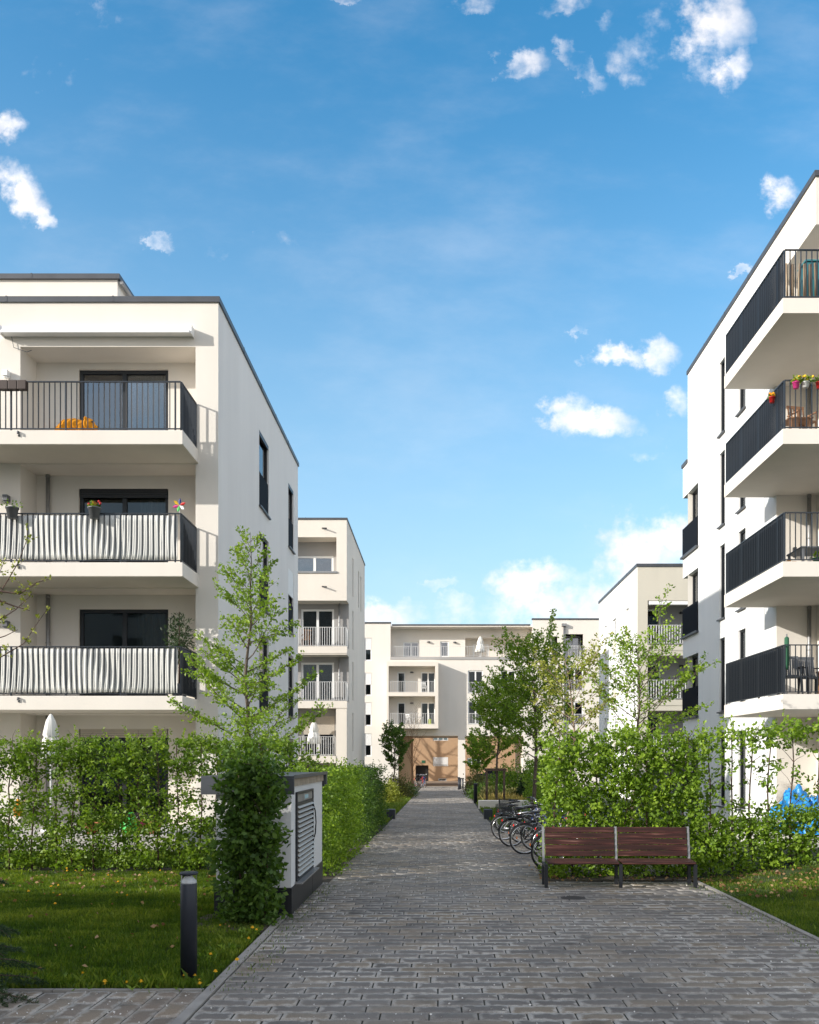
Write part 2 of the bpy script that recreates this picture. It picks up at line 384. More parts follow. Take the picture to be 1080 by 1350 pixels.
# ------------------------------------------------------------------ walls
class Plane:
    """kind F: faces the camera side (-Y) at Y=c, u is X. R: faces +X at X=c, u is Y. L: faces -X at X=c, u is Y. d = depth inwards."""
    def __init__(s, kind, c): s.k = kind; s.c = c
    def pt(s, u, z, d=0.):
        return (u, s.c+d, z) if s.k == 'F' else ((s.c-d, u, z) if s.k == 'R' else (s.c+d, u, z))
    def box(s, m, u0, u1, z0, z1, d0, d1):
        a = s.pt(u0, z0, d0); b = s.pt(u1, z1, d1); m.box(a[0], b[0], a[1], b[1], z0, z1)
def panel(m, pl, U0, U1, Z0, Z1, ops=()):
    """wall sheet with openings (u0,u1,z0,z1,depth); reveals are built unless the opening runs to the sheet's edge"""
    us = sorted({U0, U1, *[c for o in ops for c in o[:2]]}); zs = sorted({Z0, Z1, *[c for o in ops for c in o[2:4]]})
    for a, b in zip(us, us[1:]):
        for c, d in zip(zs, zs[1:]):
            mu, mz = (a+b)/2, (c+d)/2
            if any(o[0] < mu < o[1] and o[2] < mz < o[3] for o in ops): continue
            if mu < U0 or mu > U1 or mz < Z0 or mz > Z1: continue
            m.quad(pl.pt(a, c), pl.pt(b, c), pl.pt(b, d), pl.pt(a, d))
    for u0, u1, z0, z1, dp in ops:
        if not dp: continue
        if u0 > U0: m.quad(pl.pt(u0, z0), pl.pt(u0, z1), pl.pt(u0, z1, dp), pl.pt(u0, z0, dp))
        if u1 < U1: m.quad(pl.pt(u1, z0), pl.pt(u1, z1), pl.pt(u1, z1, dp), pl.pt(u1, z0, dp))
        if z1 < Z1: m.quad(pl.pt(u0, z1), pl.pt(u1, z1), pl.pt(u1, z1, dp), pl.pt(u0, z1, dp))
        if z0 > Z0: m.quad(pl.pt(u0, z0), pl.pt(u1, z0), pl.pt(u1, z0, dp), pl.pt(u0, z0, dp))
def window(parent, pl, u0, u1, z0, z1, d, fmat, gmat, leaves=1, fw=.07, name='window', transom=None, sill=None, shutter=0., smat=None, gmats=None, blind_in=0.):
    """frame set at depth d, one pane mesh, optional sill / shutter / lower panel"""
    m = MB(); pl.box(m, u0, u0+fw, z0, z1, d-.03, d+.05); pl.box(m, u1-fw, u1, z0, z1, d-.03, d+.05)
    pl.box(m, u0+fw, u1-fw, z1-fw, z1, d-.03, d+.05); pl.box(m, u0+fw, u1-fw, z0, z0+fw, d-.03, d+.05)
    for k in range(1, leaves):
        c = u0 + (u1-u0)*k/leaves; pl.box(m, c-fw*.6, c+fw*.6, z0+fw, z1-fw, d-.028, d+.048)
    if transom: pl.box(m, u0+fw, u1-fw, transom-.025, transom+.025, d-.026, d+.046)
    w = m.build(name, fmat, parent)
    for k in range(leaves):
        a = u0 + (u1-u0)*k/leaves; b = u0 + (u1-u0)*(k+1)/leaves
        p = MB(); pl.box(p, a+.02, b-.02, z0+.02, z1-.02, d+.012, d+.03)
        p.build('pane', (gmats[k] if gmats else gmat), w)
    cr_ = random.Random(int(abs(u0*131+z0*977+pl.c*53)))
    if gmat is M['glass_curtain'] or gmats and M['glass_curtain'] in gmats or cr_.random() < .42:      # drawn curtain hanging just inside
        side = 1 if (gmats and gmats[-1] is M['glass_curtain']) else cr_.choice((0, 1)); wd = (u1-u0)*(cr_.uniform(.25, .5)); a = u1-fw-wd if side else u0+fw
        nn_ = 28; c_ = MB()
        for k in range(nn_):
            q0, q1 = [(a+wd*(k+j)/nn_, d+.16+.03*math.sin((k+j)*1.7+u0)+.012*math.sin((k+j)*.6)) for j in (0, 1)]
            c_.quad(pl.pt(q0[0], z0+.03, q0[1]), pl.pt(q1[0], z0+.03, q1[1]), pl.pt(q1[0], z1-.05, q1[1]), pl.pt(q0[0], z1-.05, q0[1]))
        c_.build('curtain', M['curtain'], w)
    if sill:
        s = MB(); pl.box(s, u0-.05, u1+.05, z0-.04, z0-.002, -sill, d-.031); s.build('sill', M['coping'] if fmat is M['dark_frame'] else fmat, w)
    if shutter:
        s = MB(); n = max(3, int(shutter/.05)); h = shutter/n
        for k in range(n): pl.box(s, u0+.03, u1-.03, z1-(k+1)*h+.006, z1-k*h, d-.075, d-.04)
        s.build('roller_shutter', smat or M['shutter_white'], w)
    return w
def railing(pl_segments, z0, h, mat, parent, sp=.12, deep=.04, thin=.011, name='railing'):
    """pl_segments: ((x0,y0),(x1,y1)) axis-aligned runs; flat bars stand edge-on to the run"""
    m = MB()
    for (x0, y0), (x1, y1) in pl_segments:
        alongx = abs(x1-x0) > abs(y1-y0); L = abs(x1-x0) if alongx else abs(y1-y0); n = max(2, round(L/sp))
        m.bar((x0, y0, z0+h), (x1, y1, z0+h), .045, .022); m.bar((x0, y0, z0+.05), (x1, y1, z0+.05), .042, .018)
        for k in range(n+1):
            x = x0 + (x1-x0)*k/n; y = y0 + (y1-y0)*k/n
            tw = .03 if k % 10 == 0 else thin
            if alongx: m.box(x-tw/2, x+tw/2, y-deep/2, y+deep/2, z0+(-.02 if k % 10 == 0 else .055), z0+h-.012)
            else: m.box(x-deep/2, x+deep/2, y-tw/2, y+tw/2, z0+(-.02 if k % 10 == 0 else .055), z0+h-.012)
    return m.build(name, mat, parent)
def coping(parent, segs, z, h=.13, name='coping', mat=None):
    m = MB()
    for x0, x1, y0, y1 in segs:
        m.box(x0, x1, y0, y1, z, z+h)
        L = max(x1-x0, y1-y0); n = int(L/2.6)
        for k in range(1, n+1):          # standing seams
            if x1-x0 > y1-y0:
                c = x0 + (x1-x0)*k/(n+1); m.box(c-.02, c+.02, y0-.006, y1+.006, z+.01, z+h+.008)
            else:
                c = y0 + (y1-y0)*k/(n+1); m.box(x0-.006, x1+.006, c-.02, c+.02, z+.01, z+h+.008)
    return m.build(name, mat or M['coping'], parent)
def pipe(parent, x, y, z0, z1, r=.045, mat=None, name='downpipe'):
    m = MB(); m.tube([(x, y, z0), (x, y, z1)], r, 10)
    z = z0 + .3
    while z < z1: m.lathe((x, y, z), [(r+.008, 0), (r+.008, .04)], 10); z += 1.1
    return m.build(name, mat or M['steel'], parent)
def wall_lamp(parent, x, y, z, mat):
    m = MB(); m.box(x-.06, x+.06, y-.16, y, z-.07, z+.07); m.box(x-.045, x+.045, y-.13, y-.03, z-.10, z-.072)
    return m.build('wall_lamp', mat, parent, bevel=.008)

# ================================================================== SETTING
YS = [-60, -20, 0, 6, 12, 16, 20, 25, 30, 40, 50, 60, 70, 86, 110, 160, 300, 600]
XS = [-400, -120, -40, -12, -4, -1.5, 1.5, 4, 12, 40, 120, 400]
m = MB()
for a, b in zip(YS, YS[1:]):
    for c, d in zip(XS, XS[1:]):
        m.quad((c, a, gz(a)-.03), (d, a, gz(a)-.03), (d, b, gz(b)-.03), (c, b, gz(b)-.03))
tag(m.build('ground', M['turf']), kind='structure')

def pavers(name, cells, mat, kind='structure'):
    """cells: list of (x0,x1,y0,y1) stones; each is a chamfered slab top"""
    n = len(cells); C = np.array(cells); g = .005; ch = .008; zr = rng.normal(0, .0026, n)
    x0, x1, y0, y1 = C.T; x0 = x0+g; x1 = x1-g; y0 = y0+g; y1 = y1-g
    z0 = np.array([gz(v) for v in y0]); z1 = np.array([gz(v) for v in y1])
    V = np.empty((n, 8, 3)); tlt = rng.normal(0, .0011, n)
    for k, (xx, yy, zz, dz) in enumerate(((x0, y0, z0, -.012), (x1, y0, z0, -.012), (x1, y1, z1, -.012), (x0, y1, z1, -.012),
                                 (x0+ch, y0+ch, z0, 0), (x1-ch, y0+ch, z0, 0), (x1-ch, y1-ch, z1, 0), (x0+ch, y1-ch, z1, 0))):
        V[:, k, 0] = xx; V[:, k, 1] = yy; V[:, k, 2] = zz + dz + zr + tlt*(1 if k in (0, 1, 4, 5) else -1)
    q = np.array([(4,5,6,7), (0,1,5,4), (1,2,6,5), (2,3,7,6), (3,0,4,7)])
    Fq = (np.arange(n)[:, None, None]*8 + q[None]).reshape(-1, 4)
    r = rng.random(n)
    o = np_mesh(name, V.reshape(-1, 3), Fq, mat, rnd=np.repeat(r, 5))
    me = o.data; W = x1-x0; H = y1-y0
    ul = me.uv_layers.new(name='UVMap'); uf = me.uv_layers.new(name='far')
    lu = np.empty((n, 8, 2)); lf = np.empty((n, 8, 2))
    for k, (fx, fy) in enumerate(((0,0),(1,0),(1,1),(0,1),(0,0),(1,0),(1,1),(0,1))):
        lu[:, k, 0] = fx*W; lu[:, k, 1] = fy*H; lf[:, k, 0] = (1-fx)*W; lf[:, k, 1] = (1-fy)*H
    idx = Fq.ravel(); ul.data.foreach_set('uv', lu.reshape(-1, 2)[idx].astype(np.float32).ravel()); uf.data.foreach_set('uv', lf.reshape(-1, 2)[idx].astype(np.float32).ravel())
    return tag(o, kind=kind)
cells = []; PW, PH = .345, .176
y = 1.0; row = 0
while y < 86:
    xl = -1.74 if y < 12 else -1.74 + min(1, (y-12)/14)*.16
    xr = 3.72 if y < 13.35 else (2.4 if y < 24 else 1.55 + max(0, (y-35)/50)*.7)
    x = -1.74 - (row % 2)*PW*.5 - (.06 if row % 3 == 0 else 0)
    while x < xr:
        a = max(x, xl); b = min(x+PW, xr)
        if b - a > .05: cells.append((a, b, y, y+PH))
        x += PW
    y += PH; row += 1
pavers('path', cells, M['paver'])
cells = []; x = -1.83
colm = 0
while x > -9:
    y = 7.04 + (colm % 2)*PW*.5
    while y > 1:
        cells.append((x-PH, x, max(y-PW, 1), min(y, 7.04))) if min(y, 7.04) - (y-PW) > .04 else None
        y -= PW
    y = 7.04
    x -= PH; colm += 1
pavers('side_path', cells, M['paver_warm'])
m = MB()
for a, b in zip(YS, YS[1:]):
    if a < 0 or b > 86: continue
    xr0 = 3.78 if b <= 12 else (2.45 if a < 22 else 2.35)
    m.quad((-1.83, a, gz(a)-.014), (xr0, a, gz(a)-.014), (xr0, b, gz(b)-.014), (-1.83, b, gz(b)-.014))
m.quad((2.45, 12, -.014), (3.78, 12, -.014), (3.78, 13.37, -.020), (2.45, 13.37, -.020))
m.quad((-9, 1, -.014), (-1.83, 1, -.014), (-1.83, 7.05, -.014), (-9, 7.05, -.014))
tag(m.build('paving_bed', M['joint']), kind='structure')
m = MB()                                     # flush concrete kerb strip beside the lawn, and right lawn edging
y = 1.0
while y < 10.4:
    m.box(-1.825, -1.745, y+.004, min(y+.5, 10.44)-.004, -.10, .006); y += .5
y = 5.0
while y < 13.3:
    m.box(3.725, 3.785, y+.004, y+.996 if y+1 < 13.4 else 13.36, -.1, .012); y += 1.0
x = -9.0
while x < -1.9:
    m.box(x+.004, min(x+1, -1.835)-.004, 7.045, 7.10, -.1, .008); x += 1
tag(m.build('kerb', M['concrete']), kind='structure')
m = MB()                                     # soil beds under hedges
m.quad((1.6, 13.45, -.005), (9, 13.45, -.005), (9, 15.0, -.03), (1.6, 15.0, -.03))
m.quad((-9.5, 14.5, -.022), (-1.8, 14.5, -.022), (-1.8, 15.5, -.036), (-9.5, 15.5, -.036))
m.quad((-2.3, 13.3, -.012), (-1.62, 13.3, -.012), (-1.62, 26, -.150), (-2.3, 26, -.150))
m.quad((-2.7, 9.4, .004), (-1.84, 9.4, .004), (-1.84, 10.5, .004), (-2.7, 10.5, .004))
tag(m.build('soil_bed', M['soil']), kind='structure')
m = MB()                                     # terraces in front of the two nearest buildings
m.box(-20, -5.3, 18.3, 21.19, -.2, .27); m.box(-20, -5.3, 18.22, 18.29, -.2, .25)
m.box(9.0, 22, 17.5, 21.6, -.2, .27); m.box(7.0, 8.79, 18.0, 23.7, -.2, .25)
tag(m.build('terrace', M['terrace']), kind='structure')

m = MB(); gx_ = np.linspace(3.79, 11, 22); gy_ = np.linspace(6, 19, 28)
for a, b in zip(gx_, gx_[1:]):
    for c, d in zip(gy_, gy_[1:]): m.quad(*[(x, y, float(mound(x, y))-.012-.05*max(0, y-15.5)/3.5) for x, y in ((a, c), (b, c), (b, d), (a, d))])
for i in range(len(m.smooth)): m.smooth[i] = True
tag(m.build('lawn_mound', M['turf']), kind='structure')

m = MB(); m.quad((-7.9, 85.6, gz(86)-.004), (23.9, 85.6, gz(86)-.004), (23.9, 106.2, gz(86)-.004), (-7.9, 106.2, gz(86)-.004))
tag(m.build('courtyard', plain('courtyard_paving', (.26, .19, .13), .9, var=.2, vscale=1.5)), kind='structure')
# ================================================================== LEFT NEAR BUILDING
FL = [.27, 3.17, 6.09, 8.98]
pF = Plane('F', 21.2); pS = Plane('R', -5.16); pB = Plane('F', 22.05)
L1 = empty('apartment_building', (-12.5, 27, 0), 'off-white apartment block with charcoal railed balconies, two of them lined with pale cloth, left foreground', 'apartment building')
m = MB()
tops = [2.84, 5.76, 8.65, 11.39]
ops = [(-9.77, -5.69, FL[k]-.3, tops[k], .85) for k in range(4)]
ops += [(-17.2, -13.0, FL[k]-.3, tops[k], .85) for k in range(4)]
panel(m, pF, -20, -5.16, -1, 12.42, ops)
for k in range(4):
    for a, b in ((-9.77, -5.69), (-17.2, -13.0)):
        c = a + 1.02
        panel(m, pB, a, b, FL[k]-.3, tops[k], [(c, c+2.17, FL[k]-.3, FL[k]+2.25, .10)])
m.quad((-20, 21.2, 11.95), (-5.16, 21.2, 11.95), (-5.16, 33.1, 11.95), (-20, 33.1, 11.95))
m.quad((-20, 33.1, -1), (-5.16, 33.1, -1), (-5.16, 33.1, 12.42), (-20, 33.1, 12.42))
m.quad((-20, 21.2, -1), (-20, 33.1, -1), (-20, 33.1, 12.42), (-20, 21.2, 12.42))
m.quad((-5.46, 21.5, 11.95), (-5.46, 32.8, 11.95), (-5.46, 32.8, 12.42), (-5.46, 21.5, 12.42))
m.build('wall', M['plaster'], L1)
m = MB()
C1, C2 = (26.0, 27.45), (31.0, 32.1)
ops = [(a, b, FL[k]+.06, FL[k]+2.22, .09) for k in range(4) for a, b in (C1, C2)]
panel(m, pS, 21.2, 33.1, -1, 12.42, ops)
m.build('side_wall', M['plaster_side'], L1)
coping(L1, [(-20, -5.12, 21.16, 21.5), (-5.46, -5.12, 21.5, 33.14), (-20, -5.46, 32.8, 33.14)], 12.42)
m = MB(); m.box(-20, -8.5, 24, 31, 11.95, 14.42); m.build('penthouse', M['plaster'], L1)
coping(L1, [(-20, -8.42, 23.92, 24.3), (-8.8, -8.42, 24.3, 31.08)], 14.42)
m = MB(); m.tube([(-8.40, 24.0, 14.36), (-8.40, 30.9, 14.30)], .05, 8); m.build('gutter', M['steel'], L1)
for k in range(4):
    for a, b in (C1, C2):
        z0, z1 = FL[k]+.06, FL[k]+2.22
        w = window(L1, pS, a, b, z0, z1, .08, M['dark_frame'], M['glass'], 1, .06, transom=z0+1.02, sill=.07,
                   shutter=(.9 if (k == 2 and a > 30) else (.12 if k != 2 else 0)), smat=M['shutter_white'] if (k == 2 and a > 30) else M['dark_frame'])
        if k: 
            p = MB(); pS.box(p, a+.02, b-.02, z0+.05, z0+1.0, .015, .04); p.build('balustrade_panel', M['panel_dark'], w)
for k in range(4):
    for a in (-8.75, -15.98):
        gm = [M['glass_blue'], M['glass_curtain']] if k == 3 else [M['glass'], M['glass']]
        d = window(L1, pB, a, a+2.17, FL[k]-.02, FL[k]+2.25, .10, M['dark_frame'], M['glass'], 2, .085, name='balcony_door', gmats=gm,
                   shutter=.22 if k in (0, 2) else 0, smat=M['shutter_beige'] if k == 0 else M['dark_frame'])
for k in range(1, 4):
    m = MB(); m.box(-19, -5.62, 19.9, 22.04, FL[k]-.31, FL[k])
    bal = m.build('balcony', M['concrete_white'], L1, bevel=.012)
    railing([((-19, 19.96), (-5.68, 19.96)), ((-5.68, 19.985), (-5.68, 21.18))], FL[k], 1.08, M['rail_dark'], bal)
    if k < 3:                                  # cloth woven behind the bars, bellied at its foot
        n = 122*8; xs = np.linspace(-18.9, -5.75, n); zs = np.linspace(.07, 1.04, 9); per = (19-5.68)/111
        V = np.empty((9, n, 3)); ph = (xs+19)/per*2*math.pi
        sw = np.sin(ph) + .25*np.sin(ph*.5 + 1.3) + rng.normal(0, .05, n)
        for j, z in enumerate(zs):
            fl = .020 + .035*math.exp(-(z-.07)/.16)
            shift = .03*math.exp(-(z-.07)/.2)*np.sin(xs*2.1)
            V[j, :, 0] = xs + shift; V[j, :, 1] = 19.982 - (.028 + fl*.45)*(.62*np.abs(np.sin(ph*.5 + .25*np.sin(xs*1.7 + z*2)))**.7 + .5*np.abs(np.sin(ph + .9*np.sin(xs*2.3 + z*1.5))))*(1+.45*np.sin(xs*5.3 + z*4)*np.sin(xs*1.9)) + .004*sw; V[j, :, 2] = FL[k] + z + .012*np.sin(xs*3.3)*(z < .1)
        idx = np.arange(9*n).reshape(9, n)
        Fq = np.stack([idx[:-1, :-1], idx[:-1, 1:], idx[1:, 1:], idx[1:, :-1]], -1).reshape(-1, 4)
        sc_ = np_mesh('privacy_screen', V.reshape(-1, 3), Fq, M['screen'], bal)
        sm = sc_.modifiers.new('Solidify', 'SOLIDIFY'); sm.thickness = .004
        for p in sc_.data.polygons: p.use_smooth = True
    m = MB(); m.lathe((-9.2, 19.89, FL[k]-.14), [(.022, 0), (.022, .06)], 8); m.tube([(-9.2, 19.95, FL[k]-.05), (-9.2, 19.84, FL[k]-.05), (-9.2, 19.84, FL[k]-.10)], .02, 8)
    m.build('spout', M['grey_plastic'], bal)
for k in range(1, 3): pipe(L1, -9.45, 21.95, FL[k], tops[k]-.01, .05)
pipe(L1, -9.45, 21.95, .27, tops[0]-.01, .05)
for k in range(1, 4):
    wall_lamp(L1, -10.06, 21.2, FL[k]+1.75, M['white_plastic'] if k == 3 else M['grey_plastic'])
m = MB()
m.box(-10.12, -5.74, 20.98, 21.199, 11.62, 11.77); m.box(-10.15, -10.12, 20.96, 21.199, 11.58, 11.8); m.box(-5.74, -5.71, 20.96, 21.199, 11.58, 11.8)
aw = m.build('awning', M['shutter_white'], L1, bevel=.03)
m = MB(); m.box(-10.1, -5.76, 20.93, 20.975, 11.60, 11.67); m.build('front_rail', M['white_plastic'], aw, bevel=.01)
m = MB(); m.tube([(-9.95, 21.15, 11.6), (-9.9, 21.15, 11.35), (-9.6, 21.16, 11.25), (-9.5, 21.18, 11.3)], .008, 5); m.build('cable', M['grey_plastic'], aw)

# ================================================================== LEFT FAR BUILDING
Y2 = 48.4; XC = -4.95
G2 = [1.92, 4.84, 7.75]; 
pF2 = Plane('F', Y2); pS2 = Plane('R', XC); pB2 = Plane('F', Y2+1.1)
L2 = empty('apartment_building', (-10, 54, -.5), 'cream apartment block with pale railed corner loggias behind the left foreground block', 'apartment building')
m = MB()
ops = [(-9.2, -5.5, 11.75, 13.57, 1.1), (-10.5, XC, 7.72, 10.2, 1.1), (-10.5, XC, 4.82, 7.32, 1.1), (-9.5, -5.52, 1.9, 4.5, 1.1), (-9.5, -5.52, -.9, 1.55, 1.1)]
panel(m, pF2, -16, XC, -2, 14.5, ops)
m.build('wall', M['plaster_beige'], L2)
m = MB()
sl = [(51.6, 52.1), (55.2, 55.7), (56.8, 57.3)]
so = [(Y2, 49.5, 7.72, 10.2, 0), (Y2, 49.5, 4.82, 7.32, 0)]
wz = [(11.0, 13.2), (8.0, 10.2), (5.1, 7.3), (2.2, 4.4), (-.7, 1.5)]
wins = [(a, b, z0, z1, .14) for k, (z0, z1) in enumerate(wz) for j, (a, b) in enumerate(sl) if (j == 0 or k == 0)]
panel(m, pS2, Y2, 60, -2, 14.5, so + wins)
m.build('side_wall', M['plaster_beige'], L2)
for a, b, z0, z1, d in wins: window(L2, pS2, a, b, z0, z1, .13, M['rail_dark'], M['glass'], 1, .05)
m = MB()
for z0, z1, a, b, op in ((11.75, 13.57, -9.2, -5.5, (-7.85, -5.78, 11.77, 12.82, .08)), (7.72, 10.2, -10.5, XC, (-7.55, -5.75, 7.74, 9.92, .08)),
                         (4.82, 7.32, -10.5, XC, (-7.55, -5.75, 4.84, 7.02, .08)), (1.9, 4.5, -9.5, -5.52, (-7.5, -5.7, 1.92, 4.1, .08)), (-.9, 1.55, -9.5, -5.52, (-7.5, -5.7, -.88, 1.3, .08))):
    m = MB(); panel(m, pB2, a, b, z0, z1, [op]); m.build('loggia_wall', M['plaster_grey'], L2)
gl = [M['glass_blue'], M['glass'], M['glass_curtain'], M['glass'], M['glass']]
for (a, b, z0, z1), g_, sh in zip(((-7.85, -5.78, 11.77, 12.82), (-7.55, -5.75, 7.74, 9.92), (-7.55, -5.75, 4.84, 7.02), (-7.5, -5.7, 1.92, 4.1), (-7.5, -5.7, -.88, 1.3)), gl, (0, 0, 0, 1.0, 0)):
    window(L2, pB2, a, b, z0, z1, .08, M['white_frame'], g_, 2, .11, name='balcony_door' if z1 - z0 > 1.5 else 'window', shutter=sh, smat=M['shutter_beige'])
m = MB()
m.quad((-16, Y2, 14.1), (XC, Y2, 14.1), (XC, 60, 14.1), (-16, 60, 14.1)); m.quad((-16, 60, -2), (XC, 60, -2), (XC, 60, 14.5), (-16, 60, 14.5)); m.quad((-16, Y2, -2), (-16, 60, -2), (-16, 60, 14.5), (-16, Y2, 14.5))
m.build('roof', M['concrete'], L2)
coping(L2, [(-16, XC+.04, Y2-.04, Y2+.3), (XC-.3, XC+.04, Y2+.3, 60)], 14.5, .10)
m = MB(); m.box(-9.25, -5.46, Y2-.06, Y2+.3, 11.66, 11.75); m.build('ledge', M['steel'], L2)
for z, x1, side in ((7.75, XC, 1), (4.84, XC, 1), (1.92, -5.52, 0)):
    m = MB(); m.box(-10.5, x1-.01, Y2+.012, Y2+1.09, z-.30, z)
    m.box(-10.5, x1+(.02 if side else -.01), Y2-.03, Y2+.01, z-.36, z+.02)
    bal = m.build('balcony', M['plaster_beige'], L2)
    segs = [((-10.4, Y2+.06), (x1-.05, Y2+.06))]
    if side: segs.append(((x1-.05, Y2+.09), (x1-.05, Y2+1.08)))
    railing(segs, z+.02, 1.02, M['rail_light'], bal, .125, .04, .026)
for z in (7.75, 4.84): pipe(L2, -5.45, Y2+.95, z, z+2.46, .05)
for z in (14.05, 10.95):
    m = MB(); m.tube([(-6.25, Y2, z), (-6.0, Y2-.25, z-.07)], .04, 6); m.build('spout', M['steel_dark'], L2)
m = MB()
for k in range(26):
    x = -10 + k*.2 + random.uniform(-.08, .08); h = random.uniform(.05, .16)
    m.bar((x, Y2+.6, 14.12), (x+random.uniform(-.1, .1), Y2+.6, 14.6+h), .02)
m.build('roof_planting', M['stake'], L2)

# ================================================================== RIGHT FAR BUILDING
XR = 10.5
G3 = [2.05, 4.98, 7.9]
pF3 = Plane('F', Y2); pS3 = Plane('L', XR); pB3 = Plane('F', Y2+1.6)
R2 = empty('apartment_building', (16, 54, -.4), 'white and beige apartment block with pale railed loggias behind the right foreground block', 'apartment building')
m = MB()
panel(m, pF3, XR, 22, -2, 12.0, [(11.05, 17, z-.05, z+2.3, 1.6) for z in G3] + [(11.05, 17, -.9, 1.6, 1.6)])
m.build('wall', M['plaster_olive'], R2)
m = MB()
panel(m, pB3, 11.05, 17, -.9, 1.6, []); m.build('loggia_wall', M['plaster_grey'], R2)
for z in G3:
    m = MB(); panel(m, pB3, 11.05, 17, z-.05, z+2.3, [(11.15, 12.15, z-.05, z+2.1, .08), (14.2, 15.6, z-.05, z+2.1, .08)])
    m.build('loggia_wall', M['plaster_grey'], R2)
for z in G3:
    window(R2, pB3, 11.15, 12.15, z, z+2.1, .08, M['white_frame'], M['glass'], 1, .1, name='balcony_door')
    window(R2, pB3, 14.2, 15.6, z, z+2.1, .08, M['white_frame'], M['glass'], 2, .1, name='balcony_door')
    m = MB(); m.box(11.0, 17, Y2-.03, Y2+1.58, z-.36, z-.06); bal = m.build('balcony', M['plaster_olive'], R2)
    railing([((11.1, Y2+.05), (16.9, Y2+.05))], z-.02, 1.02, M['rail_light'], bal, .14, .05, .04)
    m = MB(); m.box(13.15, 13.4, Y2+1.47, Y2+1.59, z+1.83, z+1.95); m.build('wall_lamp', M['black'], R2, bevel=.02)
m = MB(); m.box(11.12, 16.9, Y2+.02, Y2+.24, 9.98, 10.19); m.build('awning', M['shutter_white'], R2, bevel=.03)
m = MB()
sw = [(50.6, 51.4), (54.3, 55.4), (57.3, 58.0)]
ow = [(a, b, z+.05, z+2.3, .16) for z in G3 for a, b in sw]
panel(m, pS3, Y2, 60, -2, 12.0, ow); m.build('side_wall', M['plaster_white'], R2)
for a, b, z0, z1, d in ow:
    w = window(R2, pS3, a, b, z0, z1, .15, M['white_frame'], M['glass_curtain'], 1, .1)
    p = MB(); pS3.box(p, a+.02, b-.02, z0+.02, z0+1.0, .03, .06); p.build('balustrade_panel', M['plaster_olive'], w)
m = MB(); m.quad((XR, Y2, 11.6), (22, Y2, 11.6), (22, 60, 11.6), (XR, 60, 11.6)); m.quad((XR, 60, -2), (22, 60, -2), (22, 60, 12), (XR, 60, 12)); m.quad((22, Y2, -2), (22, 60, -2), (22, 60, 12), (22, Y2, 12)); m.build('roof', M['concrete'], R2)
coping(R2, [(XR-.05, 22, Y2-.05, Y2+.3), (XR-.05, XR+.3, Y2+.3, 60.05)], 12.0, .16)

# ================================================================== RIGHT NEAR BUILDING
F1 = [.27, 3.21, 6.11, 9.01, 11.87]
XW = 8.8; YB = 23.8; YE = 32.3; YE2 = 32.95
pW = Plane('L', XW); pBk = Plane('F', YB); pI = Plane('L', 9.85)
R1 = empty('apartment_building', (14, 27, 0), 'tall white apartment block with dark railed corner balconies at right foreground', 'apartment building')
m = MB()
S1, S2 = (28.1, 28.65), (26.2, 26.85)
ops = [(a, b, z+.05, z+2.35, .11) for z in F1 for a, b in (S1, S2)]
cw = [(31.0, YE, z+.06, z+2.2, .22) for z in F1[:4]]
panel(m, pW, YB, YE, -1, 15.42, ops + cw)
m.build('side_wall', M['plaster_white'], R1)
for a, b, z0, z1, d in ops: window(R1, pW, a, b, z0, z1, .09, M['dark_frame'], M['glass'], 1, .05, sill=.08)
for a, b, z0, z1, d in cw:
    w = window(R1, pW, a, b, z0, z1, .20, M['dark_frame'], M['glass'], 2, .07)
    p = MB(); pW.box(p, a+.02, YE2-.03, z0+.0, z0+1.0, -.03, .0); p.box(XW+.001, XW+1.6, YE2-.05, YE2-.02, z0, z0+1.0); p.build('balustrade_panel', M['panel_dark'], w)
    p = MB(); pW.box(p, a-.04, YE2+.03, z0-.07, z0-.003, -.10, .03); p.build('sill', M['coping'], w)
m = MB()
bands = [(-1, F1[0]+.06-.07)] + [(F1[k]+2.2, F1[k+1]-.01) for k in range(3)] + [(F1[3]+2.2, 12.3)]
for a, b in bands: m.box(XW, 20, YE, YE2, a, b)
m.box(10.6, 20, YE+.002, YE2-.1, -.9, 12.2)
m.build('corner_band', M['plaster_white'], R1)
coping(R1, [(XW-.05, 20, YE+.01, YE2+.05)], 12.3, .12)
# corner loggia, upper beam, body
m = MB()
m.quad((XW, 21.3, 14.3), (XW, YB, 14.3), (XW, YB, 15.42), (XW, 21.3, 15.42))
m.quad((XW, 21.3, 14.3), (22, 21.3, 14.3), (22, 21.3, 15.42), (XW, 21.3, 15.42))
m.quad((XW, 21.3, 14.3), (22, 21.3, 14.3), (22, YB, 14.3), (XW, YB, 14.3))
m.quad((XW, 21.3, 15.0), (22, 21.3, 15.0), (22, YE, 15.0), (XW, YE, 15.0))
m.quad((XW, YE, -1), (22, YE, -1), (22, YE, 15.42), (XW, YE, 15.42)); m.quad((22, 21.3, -1), (22, YE, -1), (22, YE, 15.42), (22, 21.3, 15.42))
panel(m, pBk, XW, 9.85, -1, 14.3)
panel(m, pI, 21.5, YB, -1, 14.3, [(22.0, 23.3, z, z+2.2, .1) for z in F1])
panel(m, Plane('F', 21.5), 9.85, 22, -1, 14.3, [(11.2, 13.2, z, z+2.2, .1) for z in F1])
m.build('wall', M['plaster'], R1)
for z in F1:
    window(R1, pI, 22.0, 23.3, z+.01, z+2.2, .1, M['dark_frame'], M['glass_curtain'], 1, .08, name='balcony_door')
    window(R1, Plane('F', 21.5), 11.2, 13.2, z+.01, z+2.2, .1, M['dark_frame'], M['glass'], 2, .08, name='balcony_door')
coping(R1, [(XW-.04, 22, 21.26, 21.6), (XW-.04, XW+.3, 21.6, YE+.04)], 15.42, .13)
bals = []
